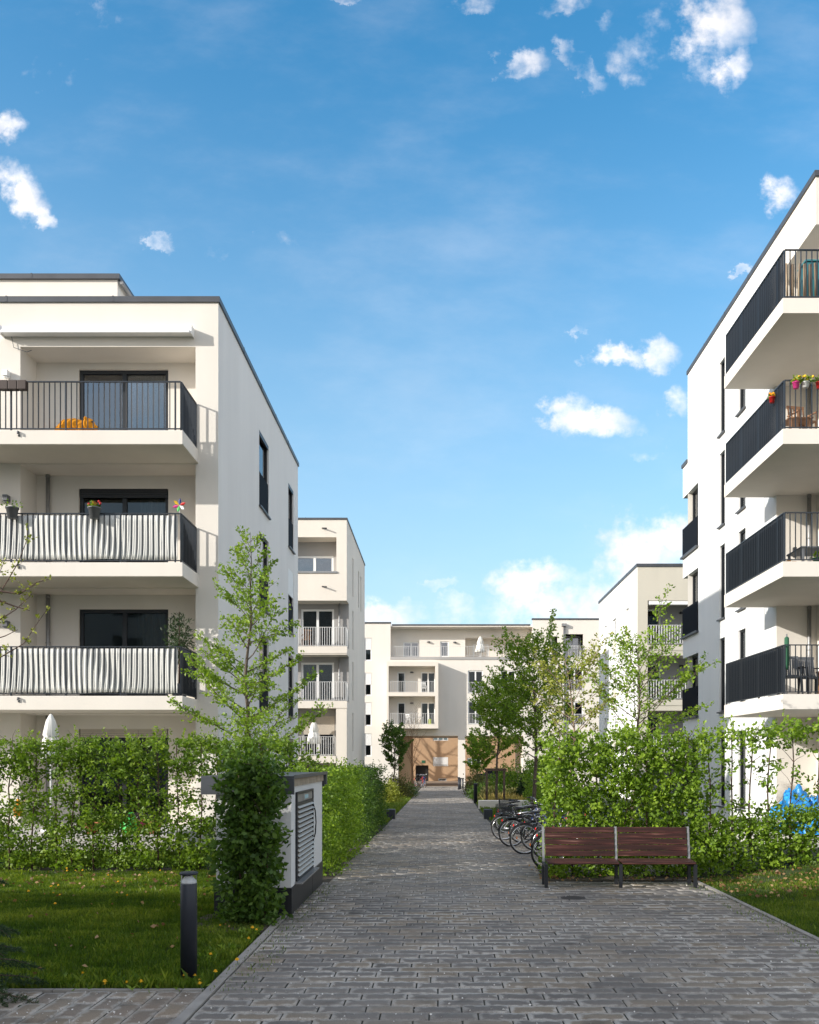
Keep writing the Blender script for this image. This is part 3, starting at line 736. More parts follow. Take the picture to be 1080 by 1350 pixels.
for k in range(1, 5):
    z = F1[k]
    m = MB(); m.box(7.5, 14, 19.9, 21.49, z-.33, z); m.box(7.5, 9.84, 21.49, YB-.005, z-.33, z); m.box(7.5, XW-.005, YB-.005, 24.0, z-.33, z)
    bal = m.build('balcony', M['concrete_white'], R1); bals.append(bal)
    railing([((7.56, 24.0), (7.56, 19.985)), ((7.56, 19.96), (13.9, 19.96))], z, 1.08, M['rail_dark'], bal)
    pipe(R1, 9.62, YB-.10, z, (F1[k+1] - .33 if k < 4 else 14.3) - .01, .05)
    m = MB(); m.box(9.22, 9.30, YB-.10, YB-.001, z+.95, z+1.2); m.build('wall_lamp', M['black'], R1, bevel=.01)
for k in (0, 1):                               # dark screens inside the two lowest side railings
    m = MB(); m.box(7.600, 7.606, 20.05, 23.75, F1[k+1]+.07, F1[k+1]+1.03); m.build('privacy_screen', M['panel_dark'], bals[k])
m = MB()                                       # hazel-stick screen of the top balcony
x = 7.66
while x < 13.6:
    r = random.uniform(.022, .042); h = random.uniform(.80, .88)
    m.tube([(x, 20.06, F1[4]+.03), (x+random.uniform(-.02, .02), 20.06, F1[4]+h*.5), (x+random.uniform(-.03, .03), 20.06, F1[4]+h)], r, 6); x += .12 + random.uniform(-.01, .02)
m.build('stick_screen', M['reed'], bals[3])

# ================================================================== CENTRAL BUILDING
YC = 85.0
def cx(px): return (px-580)*YC/F
def cz(py): return 1.8 + (1000-py)*YC/F
CB = empty('apartment_building', (3, 90, -.8), 'wide cream apartment block with a passage under it at the end of the paved path', 'apartment building')
pC = Plane('F', YC); pT = Plane('F', YC+1.4); pCB = Plane('F', YC+.9)
xl, x1, x2, xe = -8.0, cx(515), cx(702), 24.0
ztop = cz(822); zt = cz(868); zp = cz(970)
m = MB()
lw = [(cx(481), cx(490), cz(b), cz(a), .14) for a, b in ((841, 871), (887, 917), (926, 957), (967, 997), (1008, 1032))]
rw = [(cx(617), cx(637), cz(914), cz(884), .14), (cx(617), cx(637), cz(955), cz(924), .14), (cx(660), cx(680), cz(914), cz(884), .14), (cx(660), cx(680), cz(955), cz(924), .14)]
pw0, pw1, pw2, pw3 = cx(525), cx(604), cx(613.5), cx(690)
pas = [(pw0, pw1, -3, zp, .5), (pw2, pw3, -3, zp, .5)]
fr = [(cx(746), cx(769), cz(b), cz(a), .14) for a, b in ((836, 866), (881, 911), (925, 956), (966, 996))] + [(cx(727), cx(735), cz(b), cz(a), .14) for a, b in ((839, 866),)]
box_d = [(cx(524), cx(534.5), cz(914), cz(886), .12), (cx(555), cx(574), cz(914), cz(886), .12), (cx(524), cx(534.5), cz(956), cz(926), .12), (cx(555), cx(574), cz(956), cz(926), .12)]
panel(m, pC, xl, x1, -2, ztop, lw)
panel(m, pC, x1, x2, -3, zt, rw + pas + box_d)
panel(m, pC, x2, xe, -2, ztop+.35, fr)
tw = [(cx(531), cx(552), cz(864), cz(844), .12), (cx(580.5), cx(592), cz(864), cz(843), .12), (cx(614), cx(700), cz(864), cz(838), 1.2)]
panel(m, pT, x1, x2, zt, ztop, tw)
for xx in (x1, x2): m.quad((xx, YC, zt), (xx, YC+1.4, zt), (xx, YC+1.4, ztop), (xx, YC, ztop))
m.quad((x1, YC, zt), (x2, YC, zt), (x2, YC+1.4, zt), (x1, YC+1.4, zt))
for xx in (xl, xe): m.quad((xx, YC, -3), (xx, YC+9, -3), (xx, YC+9, ztop), (xx, YC, ztop))
m.quad((xl, YC, ztop-.3), (xe, YC, ztop-.3), (xe, YC+9, ztop-.3), (xl, YC+9, ztop-.3))
m.quad((xl, YC+9, zp), (xe, YC+9, zp), (xe, YC+9, ztop), (xl, YC+9, ztop))
m.quad((xl, YC+9, -3), (pw0, YC+9, -3), (pw0, YC+9, zp), (xl, YC+9, zp)); m.quad((pw3, YC+9, -3), (xe, YC+9, -3), (xe, YC+9, zp), (pw3, YC+9, zp))
m.build('wall', M['plaster'], CB)
m = MB()
m.quad((pw0, YC+.5, zp), (pw3, YC+.5, zp), (pw3, YC+9, zp), (pw0, YC+9, zp))
m.quad((pw0-.01, YC+.5, -3), (pw0-.01, YC+9, -3), (pw0-.01, YC+9, zp), (pw0-.01, YC+.5, zp)); m.quad((pw3+.01, YC+.5, -3), (pw3+.01, YC+9, -3), (pw3+.01, YC+9, zp), (pw3+.01, YC+.5, zp))
m.build('passage_wall', M['plaster_beige'], CB)
m = MB(); m.box(pw1+.02, pw2-.02, YC+.02, YC+.9, -2.5, zp-.01); m.build('pillar', M['plaster_white'], CB)
m = MB(); m.box(cx(525)+.02, cx(541), YC+1, YC+8.5, -2.5, zp-.01); m.build('shaded_inner_wall', M['plaster_tan'], CB)  # block added as the passage's shaded left wall; its tan colour deepens the shade
for q in pas: pass
coping(CB, [(xl, x1+.05, YC-.06, YC+.3), (x1+.05, x2-.05, YC+1.33, YC+1.7)], ztop, .14)
coping(CB, [(x2-.05, xe, YC-.06, YC+.3)], ztop+.35, .14)
for a, b, z0, z1, d in lw:
    window(CB, pC, a, b, z0, z1, .12, M['white_frame'], M['glass'], 1, .1, shutter=(z1-z0)*.52, smat=M['shutter_white'])
for a, b, z0, z1, d in rw + fr + tw[:2] + box_d:
    w = window(CB, pC if z0 < zt and (a, b, z0, z1, d) not in tw else pT, a, b, z0, z1, .11, M['white_frame'], M['glass_blue'] if z0 > 10 else M['glass'], 2 if b-a > 1.0 else 1, .11)
    if (a, b, z0, z1, d) in rw + fr:
        r = MB(); n = int((b-a)/.13)
        for k in range(n+1): pC.box(r, a+(b-a)*k/n-.012, a+(b-a)*k/n+.012, z0+.05, z0+1.0, -.045, -.02)
        pC.box(r, a-.03, b+.03, z0+1.0, z0+1.04, -.05, -.015); pC.box(r, a-.03, b+.03, z0+.03, z0+.06, -.05, -.015)
        r.build('railing', M['rail_light'], w)
window(CB, Plane('F', YC+2.59), cx(625), cx(646), cz(864), cz(845), .0, M['white_frame'], M['glass_blue'], 2, .1, name='balcony_door')
lm = MB(); lm.quad((cx(614), YC+2.6, cz(865)), (cx(700), YC+2.6, cz(865)), (cx(700), YC+2.6, cz(837)), (cx(614), YC+2.6, cz(837))); lm.build('loggia_wall', M['plaster_beige'], CB)
m = MB(); m.box(x1-.02, x2, YC-.05, YC+.35, zt-.12, zt+.14); m.build('ledge', M['plaster_grey'], CB)
railing([((x1+.1, YC+.2), (x2-.1, YC+.2))], zt+.2, .95, M['rail_light'], CB, .22, .03, .03)
# projecting two-storey balcony box
bx0, bx1 = cx(511), cx(578); yb = YC-1.4
m = MB()
zs = [(cz(961), cz(955.5)), (cz(919), cz(914)), (cz(880), cz(874))]
for a, b in zs: m.box(bx0, bx1, yb, YC-.005, a, b)
for a, b in ((zs[0][1], zs[1][0]), (zs[1][1], zs[2][0])):
    m.box(bx0, bx0+.18, yb+.004, YC-.005, a, b); m.box(bx1-.3, bx1, yb+.004, YC-.005, a, b)
bal = m.build('balcony', M['plaster_beige'], CB)
for a in (zs[0][1], zs[1][1]): railing([((bx0+.2, yb+.06), (bx1-.32, yb+.06))], a, 1.0, M['rail_light'], bal, .17, .03, .03)
pipe(CB, cx(743.5), YC-.12, -.8, cz(826), .10)
m = MB(); m.box(cx(743.5)-.22, cx(743.5)+.22, YC-.34, YC-.01, cz(826), cz(822.5)); m.build('rain_hopper', M['steel'], CB)
for px, py in ((543, 886.5), (543, 927), (565, 844), (600, 844.5)):
    yy = YC if py > 870 else YC+1.4
    m = MB(); m.lathe((cx(px), yy-.1, cz(py)), [(.16, -.06), (.17, .0), (.12, .06)], 10); m.build('wall_lamp', M['grey_plastic'], CB)

# tan house behind the passage
YT = 106.0
def tx(px): return (px-580)*YT/F
def tz(py): return 1.8 + (1000-py)*YT/F
TB = empty('rear_house', (5, 110, -1), 'tan rendered house seen through the passage, with a garage opening and white windows', 'house')
pT2 = Plane('F', YT)
m = MB()
to = [(tx(571), tx(591), tz(976.5), tz(970.5), .15), (tx(548), tx(565), -2, tz(1009), .6), (tx(571), tx(591), tz(1010), tz(998), .12), (tx(616), tx(634), tz(1009.5), tz(999), .15), (tx(578), tx(589), tz(1030), tz(1026), .2)]
panel(m, pT2, -20, 30, -2, 11, to)
m.quad((-20, YT, 11), (30, YT, 11), (30, YT+8, 11), (-20, YT+8, 11)); m.quad((-20, YT, -2), (-20, YT+8, -2), (-20, YT+8, 11), (-20, YT, 11))
m.build('wall', M['plaster_tan'], TB)
m = MB(); a = to[1]; m.quad((a[0], YT+.6, -2), (a[1], YT+.6, -2), (a[1], YT+.6, a[3]), (a[0], YT+.6, a[3])); m.build('garage_opening', M['black'], TB)
for k, (a, b, z0, z1, d) in enumerate(to):
    if k == 1: continue
    w = window(TB, pT2, a, b, z0, z1, .1, M['white_frame'], M['glass'], 3 if k in (0, 3) else 1, .1, shutter=(z1-z0)*.86 if k == 2 else 0, smat=M['shutter_white'])
m = MB(); m.box(tx(556), tx(560.5), YT-.05, YT-.002, tz(1006), tz(1002.5)); m.build('wall_sign', M['darkgreen'], TB)

# off-camera block to the left rear whose long roofline shades the forecourt
SB = empty('apartment_building', (-36, -12, 0), 'long pale apartment block standing behind and to the left of the camera', 'apartment building')
m = MB(); m.box(-75, -11, -20, -4.75, -1, 12.5)
m.build('wall', M['plaster'], SB)
m = MB()
for k in range(10):
    for z in (.9, 3.8, 6.7, 9.6): 
        x = -68 + k*5.6; m.box(x, x+1.6, -4.80, -4.73, z, z+1.7)
m.build('window', M['glass'], SB)

# ================================================================== PLANTS
def hedge(label, box, n, mat, size, dens, stems=0, group=None, per=14, spread=.075, name='hedge', stem_r=.014, cat='hedge', shoots=0, seed=1):
    x0, x1, y0, y1, z0, z1 = box
    zb = gz((y0+y1)/2)
    h = empty(name, ((x0+x1)/2, (y0+y1)/2, zb), label, cat, group)
    g = np.random.default_rng(seed)
    nc = n//per; pts = np.empty((0, 3))
    n1 = VN(1.1, seed+5); n2 = VN(3.2, seed+9)
    while len(pts) < nc:
        p = g.random((nc*2, 3))*np.array([x1-x0, y1-y0, z1-z0]) + np.array([x0, y0, z0])
        w = dens((p[:, 0]-x0)/(x1-x0), (p[:, 1]-y0)/(y1-y0), (p[:, 2]-z0)/(z1-z0), n1(p), n2(p))
        pts = np.vstack([pts, p[g.random(len(p)) < w]])
    pts = pts[:nc]
    c = np.array([(x0+x1)/2, (y0+y1)/2, 0])
    tw = g.normal(size=(nc, 3)); tw[:, 2] = np.abs(tw[:, 2])*.5
    out = (pts-c)/np.array([(x1-x0)/2, (y1-y0)/2, 1]); out[:, 2] = 0
    if (x1-x0) > 2.5*(y1-y0): out[:, 0] *= .15
    if (y1-y0) > 2.5*(x1-x0): out[:, 1] *= .15
    tw = unit(tw*.6 + out*.8)
    s = (g.random((nc, per, 1))-.5)*2*spread*1.5
    pos = pts[:, None] + tw[:, None]*s + g.normal(0, spread*.45, (nc, per, 3))
    pos = pos.reshape(-1, 3); ax = np.repeat(tw, per, 0)*.7 + g.normal(size=(nc*per, 3))*.65 + np.array([0, 0, -.15])
    sz = size*g.uniform(.6, 1.25, nc*per)
    rv = np.repeat(g.random(nc)*.55, per) + g.random(nc*per)*.45
    if shoots:                                 # fresh shoots sticking out of the top
        sx = g.random((shoots, 2))*np.array([x1-x0, y1-y0]) + np.array([x0, y0]); pp = []; aa = []
        for a in sx:
            L = g.uniform(.08, .30); lean = g.normal(0, .25, 2)
            for k in range(int(L*60)):
                f = k/(L*60); pp.append((a[0]+lean[0]*L*f, a[1]+lean[1]*L*f, z1-.04+L*f)); aa.append(g.normal(size=3)+np.array([0, 0, .5]))
        pos = np.vstack([pos, np.array(pp)]); ax = np.vstack([ax, np.array(aa)]); sz = np.append(sz, size*g.uniform(.5, 1, len(pp))); rv = np.append(rv, g.uniform(.5, 1, len(pp)))
    V, Fq = leaf_quads(pos, ax, sz)
    V[:, 2] = np.maximum(V[:, 2], zb+.01)
    if x0 > 0 and y1 < 20: V[:, 2] += mound(V[:, 0], V[:, 1])
    np_mesh('foliage', V, Fq, mat, h, rv)
    for k in range(stems):
        L = (x1-x0) if (x1-x0) > (y1-y0) else (y1-y0); t = (k+.5)/stems + g.normal(0, .12/stems)
        bx, by = (x0+t*(x1-x0), (y0+y1)/2) if (x1-x0) > (y1-y0) else ((x0+x1)/2, y0+t*(y1-y0))
        m = MB(); zz = np.linspace(zb-.05, z1-.08, 7); wob = np.cumsum(g.normal(0, .022, (7, 2)), 0)
        spine = [(bx+wob[i, 0], by+wob[i, 1], zz[i]) for i in range(7)]
        m.tube(spine, [stem_r*(1-.09*i)*1.1 for i in range(7)], 6)
        for i in range(1, 7):
            for q in range(2):
                d = g.normal(size=3); d[2] = abs(d[2])*.8+.25; d /= np.linalg.norm(d); L2 = g.uniform(.18, .36); a = np.array(spine[i])
                m.tube([a, a+d*L2*.5+g.normal(0, .02, 3), a+d*L2], [.006, .004, .002], 4, cap=False)
        m.build('stem', M['twig'], h)
    return h

def tree(name, label, base, H, r0, cz0, spread, nb, elev, mat, size, dl=60, seed=1, bark=None, group=None, cat='tree', lean=(0, 0), l2=8, wob=.03, curve=.25, bud=0., fork=None):
    g = np.random.default_rng(seed)
    bx, by, bz = base; t = empty(name, base, label, cat, group)
    m = MB(); K = 12; zz = np.linspace(0, H, K); w = np.cumsum(g.normal(0, wob, (K, 2)), 0); w[0] = 0; w[1] *= .5
    sp = np.stack([bx+w[:, 0]+lean[0]*zz/H, by+w[:, 1]+lean[1]*zz/H, bz-.05+zz], 1)
    rad = r0*(1-(zz/H)**1.15*.94); m.tube(sp, rad, 9)
    pos, ax = [], []
    def leafy(a, b, n, sd=.03):
        d = b-a; d = d/(np.linalg.norm(d)+1e-9)
        for k in range(n):
            f = g.random(); p = a+(b-a)*f + g.normal(0, sd, 3)
            pos.append(p); ax.append(d*.5+g.normal(size=3)*.7+np.array([0, 0, -.1]))
    for i in range(nb):
        tt = (i+.5)/nb; z = cz0+tt*(H-cz0)*.97; k = min(K-2, int(z/H*(K-1))); f = z/H*(K-1)-k; o = sp[k]*(1-f)+sp[k+1]*f
        az = i*2.39996+g.normal(0, .35); el = elev(tt)+g.normal(0, .1); L = spread(tt)*g.uniform(.72, 1.15)/max(.35, math.cos(el))
        pts = [o]; e = el; a = az; n = 7
        for j in range(n):
            e += curve/n+g.normal(0, .07); a += g.normal(0, .09)
            pts.append(pts[-1]+np.array([math.cos(a)*math.cos(e), math.sin(a)*math.cos(e), math.sin(e)])*L/n)
        rb = max(.006, r0*(1-(z/H)**1.1*.9)*.42)
        m.tube(pts, [rb*(1-.88*j/n)+.0015 for j in range(n+1)], 5, cap=False)
        nt_ = max(3, int(L*l2))
        for q in range(nt_):
            s = .22+.78*(q+g.random()*.6)/nt_; j = min(n-1, int(s*n)); fa = min(1, s*n-j); o2 = pts[j]*(1-fa)+pts[j+1]*fa
            d = pts[j+1]-pts[j]; d /= np.linalg.norm(d); pr = np.cross(d, [0, 0, 1.]); pr /= (np.linalg.norm(pr)+1e-9)
            sg = 1 if q % 2 else -1; ang = g.uniform(.5, 1.1)
            dd = d*math.cos(ang)+pr*sg*math.sin(ang)+np.array([0, 0, g.normal(.05, .2)]); dd /= np.linalg.norm(dd)
            L2 = (.36-.2*s)*L*g.uniform(.6, 1.3)+.08; e2 = o2+dd*L2; mid = (o2+e2)/2+g.normal(0, .02, 3)
            m.tube([o2, mid, e2], [.0045, .003, .0012], 4, cap=False)
            leafy(o2 + (e2-o2)*bud, e2, int(L2*dl*g.uniform(.5, 1.4))+2, .028)
        leafy(pts[n//2], pts[-1], int(L*dl*.35), .03)
    leafy(sp[-3], sp[-1], int(dl*.5), .04)
    m.build('trunk', bark or M['bark'], t)
    if pos and mat:
        pos = np.array(pos); V, Fq = leaf_quads(pos, np.array(ax), size*g.uniform(.6, 1.25, len(pos)))
        cl = VN(1.5, seed)(pos)
        np_mesh('crown', V, Fq, mat, t, np.clip(.2+.45*cl+.35*g.random(len(pos)), 0, 1))
    return t

# hedges -------------------------------------------------------------
def d_left(u, v, w, a, b):     # see-through between a dense foot and a dense top band
    d = np.where(w < .40, .75, np.where(w > .72, .9, .40))*np.clip(.35+1.1*a, .1, 1.2)*np.clip(.2+1.2*b, 0, 1.3)
    hole = (w > .40) & (w < .74) & ((u > .62+.1*a) | ((u < .36) & (b < .5)))
    return np.where(hole, d*.45, d)
hedge('long leafy hornbeam hedge with gaps in front of the cloth-lined balconies', (-7.9, -2.35, 14.55, 15.2, 0, 2.10), 33000, M['leaf_mid'], .064, d_left, 16, shoots=60, seed=3)
hedge('short leafy hornbeam hedge piece standing behind the white cabinet', (-2.3, -2.0, 14.5, 15.1, 0, 1.75), 1000, M['leaf_mid'], .07, lambda u, v, w, a, b: np.clip(.3+b, 0, 1), 1, shoots=8, seed=31)
def d_right(u, v, w, a, b):
    full = np.clip(.25+1.0*b, .16, 1.2)*np.where(w > .90+.14*a, .35, 1)
    thin = np.where(w < .40, .95, np.where(w > .84, .5, .10))*np.clip(.3+1.0*b, .05, 1.2)
    return np.where(u < .40+.06*a, full, thin)
hedge('bright green hornbeam hedge behind the wooden bench, thinning to bare stems on its right', (1.62, 7.4, 13.75, 14.45, 0, 2.19), 34000, M['leaf_spring'], .070, d_right, 17, shoots=55, seed=5, stem_r=.016)
def d_col(u, v, w, a, b): return np.clip(.35+.9*b, .2, 1.1)
hedge('dark narrow hornbeam column growing in front of the white cabinet', (-2.37, -1.80, 9.75, 10.25, 0, 1.78), 7800, M['leaf_dark'], .072, d_col, 2, shoots=14, seed=8, name='clipped_shrub', cat='shrub')
hedge('light green clipped hedge along the path just beyond the white cabinet', (-2.25, -1.60, 13.85, 18.9, -.05, 1.62), 19000, M['leaf_spring'], .055, d_col, 0, shoots=20, seed=12)
hedge('darker green clipped hedge along the path, farther on of the two', (-2.3, -1.58, 19.7, 26.5, -.15, 1.55), 22000, M['leaf_dark'], .055, d_col, 0, shoots=14, seed=13)
hedge('tall clipped pale hedge end beside the farther trees on the right', (3.35, 4.1, 29, 37, -.25, 1.75), 12000, M['leaf_spring'], .075, d_col, 0, seed=14)

# trees --------------------------------------------------------------
def cone(w0, p=.8, tip=.12): return lambda t: w0*(1-t)**p+tip
def egg(w0): return lambda t: w0*(math.sin(math.pi*min(1, max(0, t*.86+.12)))**.7)+.1
tree('hornbeam_tree', 'young hornbeam with tiered leafy branches in front of the left building corner', (-3.52, 16.9, gz(17)), 6.15, .055, 1.75, cone(1.4, .85), 40, lambda t: .30+.55*t, M['leaf_spring'], .064, 70, seed=21, l2=8.5, curve=.15)
tree('street_tree', 'slim dark green tree tied between two stakes right of the path', (2.58, 41, gz(41)), 5.0, .07, 2.1, egg(1.45), 42, lambda t: .45+.45*t, M['leaf_spring'], .105, 52, seed=22, l2=7, curve=.15)
tree('street_tree', 'tallest of the young trees right of the path, its crown thinning at the top', (2.76, 27, gz(27)), 5.2, .07, 1.9, egg(1.25), 42, lambda t: .45+.5*t, M['leaf_spring'], .085, 52, seed=23, l2=8, curve=.15)
tree('street_tree', 'pale budding tree rising out of the left end of the bench hedge', (2.20, 15.6, gz(15.6)), 3.5, .045, 2.1, egg(.68), 20, lambda t: .55+.3*t, M['leaf_pale'], .06, 36, seed=24, bark=M['bark_pale'], l2=8, bud=.4)
tree('street_tree', 'sparse spreading tree behind the hedge in front of the far right block', (3.62, 17.2, gz(17)), 3.95, .05, 1.9, egg(1.15), 26, lambda t: .4+.4*t, M['leaf_spring'], .065, 40, seed=25, l2=8, bud=.35)
tree('street_tree', 'small rounded dark tree near the left side of the passage', (cx(519)*58/85, 58, gz(58)), 3.9, .06, 1.5, egg(.95), 30, lambda t: .5+.5*t, M['leaf_dark'], .13, 60, seed=26, l2=6)
tree('street_tree', 'bare brown branched tree beside the left side of the passage', (cx(543)*61/85, 61, gz(61)), 4.2, .05, 1.4, egg(.9), 26, lambda t: .8+.4*t, None, .1, 10, seed=27, l2=9, bark=plain('bark_brown', (.22, .12, .06), .9))
tree('street_tree', 'small bright green tree by the pillar of the passage', (cx(629)*64/85, 64, gz(64)), 3.3, .06, 1.2, egg(1.0), 26, lambda t: .5+.4*t, M['leaf_spring'], .15, 55, seed=28, l2=6)
tree('bare_tree', 'large leafless tree behind the far left end of the courtyard', (-16.5, 97.5, -.9), 13, .42, 5.2, lambda t: 5.0*(1-.5*t), 26, lambda t: .5+.5*t, None, .1, 1, seed=29, l2=3)

# off-frame tree on the left: budding twigs reach into the picture
t = empty('budding_tree', (-7.6, 11.2, 0), 'budding tree at the left edge whose thin twigs cross the lower balconies', 'tree')
g = np.random.default_rng(40); m = MB(); pos = []; ax = []
tr = [np.array(p) for p in ((-7.6, 11.2, -.05), (-7.55, 11.2, 1.2), (-7.3, 11.2, 2.3), (-6.9, 11.25, 3.2), (-6.6, 11.3, 4.4))]
m.tube(tr, [.07, .06, .05, .035, .01], 8)
brs = [[(-130, 880), (-40, 830), (0, 780), (25, 742), (35, 712), (38, 698)], [(-120, 950), (-50, 892), (0, 868), (30, 848), (50, 822), (60, 806)], [(-60, 850), (-10, 822), (20, 806), (42, 786)],
       [(0, 780), (24, 786), (50, 768), (68, 762)], [(-10, 790), (18, 800), (38, 806)], [(-100, 860), (-30, 800), (-5, 770), (6, 740)], [(-80, 880), (-20, 850), (8, 838), (26, 828)]]
for br in brs:
    pts = [np.array(P(x, y, 11.2+.05*i)) + g.normal(0, .012, 3) for i, (x, y) in enumerate(br)]
    m.tube(pts, [max(.003, .013*(1-i/len(pts))) for i in range(len(pts))], 5, cap=False)
    for a, b in zip(pts, pts[1:]):
        if b[0] < -5.9: continue
        for q in range(max(1, int(np.linalg.norm(b-a)/.075))):
            o = a+(b-a)*g.random(); d = g.normal(size=3); d[2] = abs(d[2]); d /= np.linalg.norm(d); e2 = o+d*g.uniform(.02, .07)
            m.tube([o, e2], [.003, .0015], 4, cap=False)
            for _ in range(7): pos.append(e2+g.normal(0, .018, 3)); ax.append(d+g.normal(size=3)*.7)
for az in range(5):
    m.tube([tr[2], tr[2]+np.array((-.5-.2*az, -.6+.3*az, .9)), tr[2]+np.array((-.9-.3*az, -1+.5*az, 1.9))], [.03, .02, .006], 5, cap=False)
m.build('trunk', M['twig'], t); V, Fq = leaf_quads(np.array(pos), np.array(ax), .042*g.uniform(.6, 1.3, len(pos)))
np_mesh('crown', V, Fq, M['leaf_pale'], t, g.random(len(pos)))

# young conifer at the left frame edge
t = empty('conifer', (-3.5, 6.75, 0), 'dark spiky conifer poking in at the left edge of the lawn', 'conifer')
m = MB(); m.tube([(-3.5, 6.75, -.05), (-3.5, 6.76, .7), (-3.5, 6.75, 1.42)], [.035, .025, .004], 7); pos = []; ax = []
for i in range(44):
    z = .06+1.3*(i/44); az = i*2.4+g.normal(0, .3); L = .62*(1-z/1.75)*g.uniform(.7, 1.15); p0 = np.array((-3.5, 6.75, z))
    pts = [p0+np.array((math.cos(az), math.sin(az), 0))*L*s+np.array((0, 0, .16*s*L-.38*s*s*L)) for s in np.linspace(0, 1, 6)]
    m.tube(pts, [.009, .007, .006, .005, .003, .002], 5, cap=False); sprays = [pts]
    for s in (.35, .5, .65, .8):
        for sg in (-1, 1):
            o = p0+(pts[-1]-p0)*s+np.array((0, 0, .03*L)); a2 = az+sg*.8; sprays.append([o, o+np.array((math.cos(a2), math.sin(a2), -.15))*L*.35*(1.2-s)])
    for spv in sprays:
        for a, b in zip(spv, spv[1:]):
            n = max(2, int(np.linalg.norm(b-a)/.0018))
            for _ in range(n): pos.append(a+(b-a)*g.random()); d = (b-a)/np.linalg.norm(b-a); ax.append(d*.8+g.normal(size=3)*.55)
m.build('trunk', M['bark'], t); V, Fq = leaf_quads(np.array(pos), np.array(ax), .034*g.uniform(.7, 1.2, len(pos)), .17, .0)
np_mesh('crown', V, Fq, M['needle'], t, g.random(len(pos)))

# shrubs and beds farther along the path
def bush(label, px, py, Y, rx, rz, mat, n, size, seed, name='shrub', grp=None):
    g = np.random.default_rng(seed); x = (px-580)*Y/F; zb = gz(Y); b = empty(name, (x, Y, zb), label, 'shrub', grp)
    p = unit(g.normal(size=(n, 3)))*(g.random((n, 1))**.4); nn = VN(1.2, seed); p *= (.65+.5*nn(p*1.4))[:, None]
    p[:, 2] = np.abs(p[:, 2]); pos = p*np.array([rx, rx, rz])+np.array([x, Y, zb])
    V, Fq = leaf_quads(pos, p+g.normal(size=(n, 3))*.6+np.array([0, 0, .2]), size*g.uniform(.6, 1.3, n)); V[:, 2] = np.maximum(V[:, 2], zb)
    np_mesh('foliage', V, Fq, mat, b, np.clip(nn(p*3)*.5+g.random(n)*.5, 0, 1))
    m = MB()
    for k in range(6): m.tube([(x, Y, zb-.05), (x+rx*.3*math.cos(k), Y+rx*.3*math.sin(k), zb+rz*.45), (x+rx*.55*math.cos(k+.3), Y+rx*.55*math.sin(k+.3), zb+rz*.75)], [.02, .014, .005], 5, cap=False)
    m.build('stem', M['twig'], b); return b
bush('large loose olive shrub under the small dark tree left of the path', 523, 1030, 52, 1.0, 1.5, M['leaf_olive'], 3000, .10, 51)
bush('pale flowering shrub behind the dark hedge left of the path', 512, 1034, 44, .8, 1.2, M['leaf_pale'], 2200, .09, 58)
bush('low dark rounded shrub at the path edge left of the passage', 537, 1035, 55, .72, .85, M['leaf_dark'], 1600, .09, 52)
bush('reddish brown shrub beside the pillar of the passage', 627, 1030, 58, .85, 1.6, M['leaf_olive'], 2200, .11, 53)
bush('low dark green shrub at the right edge of the path', 632, 1050, 50, .70, .95, M['leaf_dark'], 1600, .09, 54)
bush('dome of brown grass behind the tree stakes', 677, 1048, 48, .75, .65, M['leaf_olive'], 2000, .12, 55)
bush('small dark green mound left of the brown grass dome', 660, 1042, 52, .7, .7, M['leaf_dark'], 1500, .1, 56)
bush('narrow dark evergreen standing by the tall hedge end', 693, 1030, 45, .45, 1.6, M['needle'], 2600, .11, 57)
bush('broad grey-green shrub in front of the tan house', 672, 1015, 62, 2.2, 2.1, M['leaf_mid'], 4200, .15, 59)
bush('olive shrub with dry tips beside the path edge', 645, 1050, 47, .7, .8, M['leaf_olive'], 1700, .10, 60)
gq = np.random.default_rng(61); n = 5200
gx = gq.uniform(2.2, 5.2, n); gy = gq.uniform(40.2, 46, n); cl = VN(.9, 3)(np.stack([gx, gy, gx*0], 1)); k = gq.random(n) < np.clip(cl*1.5-.2, .1, 1); gx = gx[k]; gy = gy[k]; n = len(gx)
pos = np.stack([gx, gy, np.full(n, gz(43)-.03)], 1); axs = np.stack([gq.normal(0, .35, n), gq.normal(0, .35, n), np.ones(n)], 1)
V, Fq = leaf_quads(pos, axs, gq.uniform(.22, .55, n), .07, .02); tag(np_mesh('ornamental_grass', V, Fq, M['dry_grass'], None, gq.random(n)), 'bed of straw-coloured ornamental grass behind the low white wall', 'grass', kind='stuff')

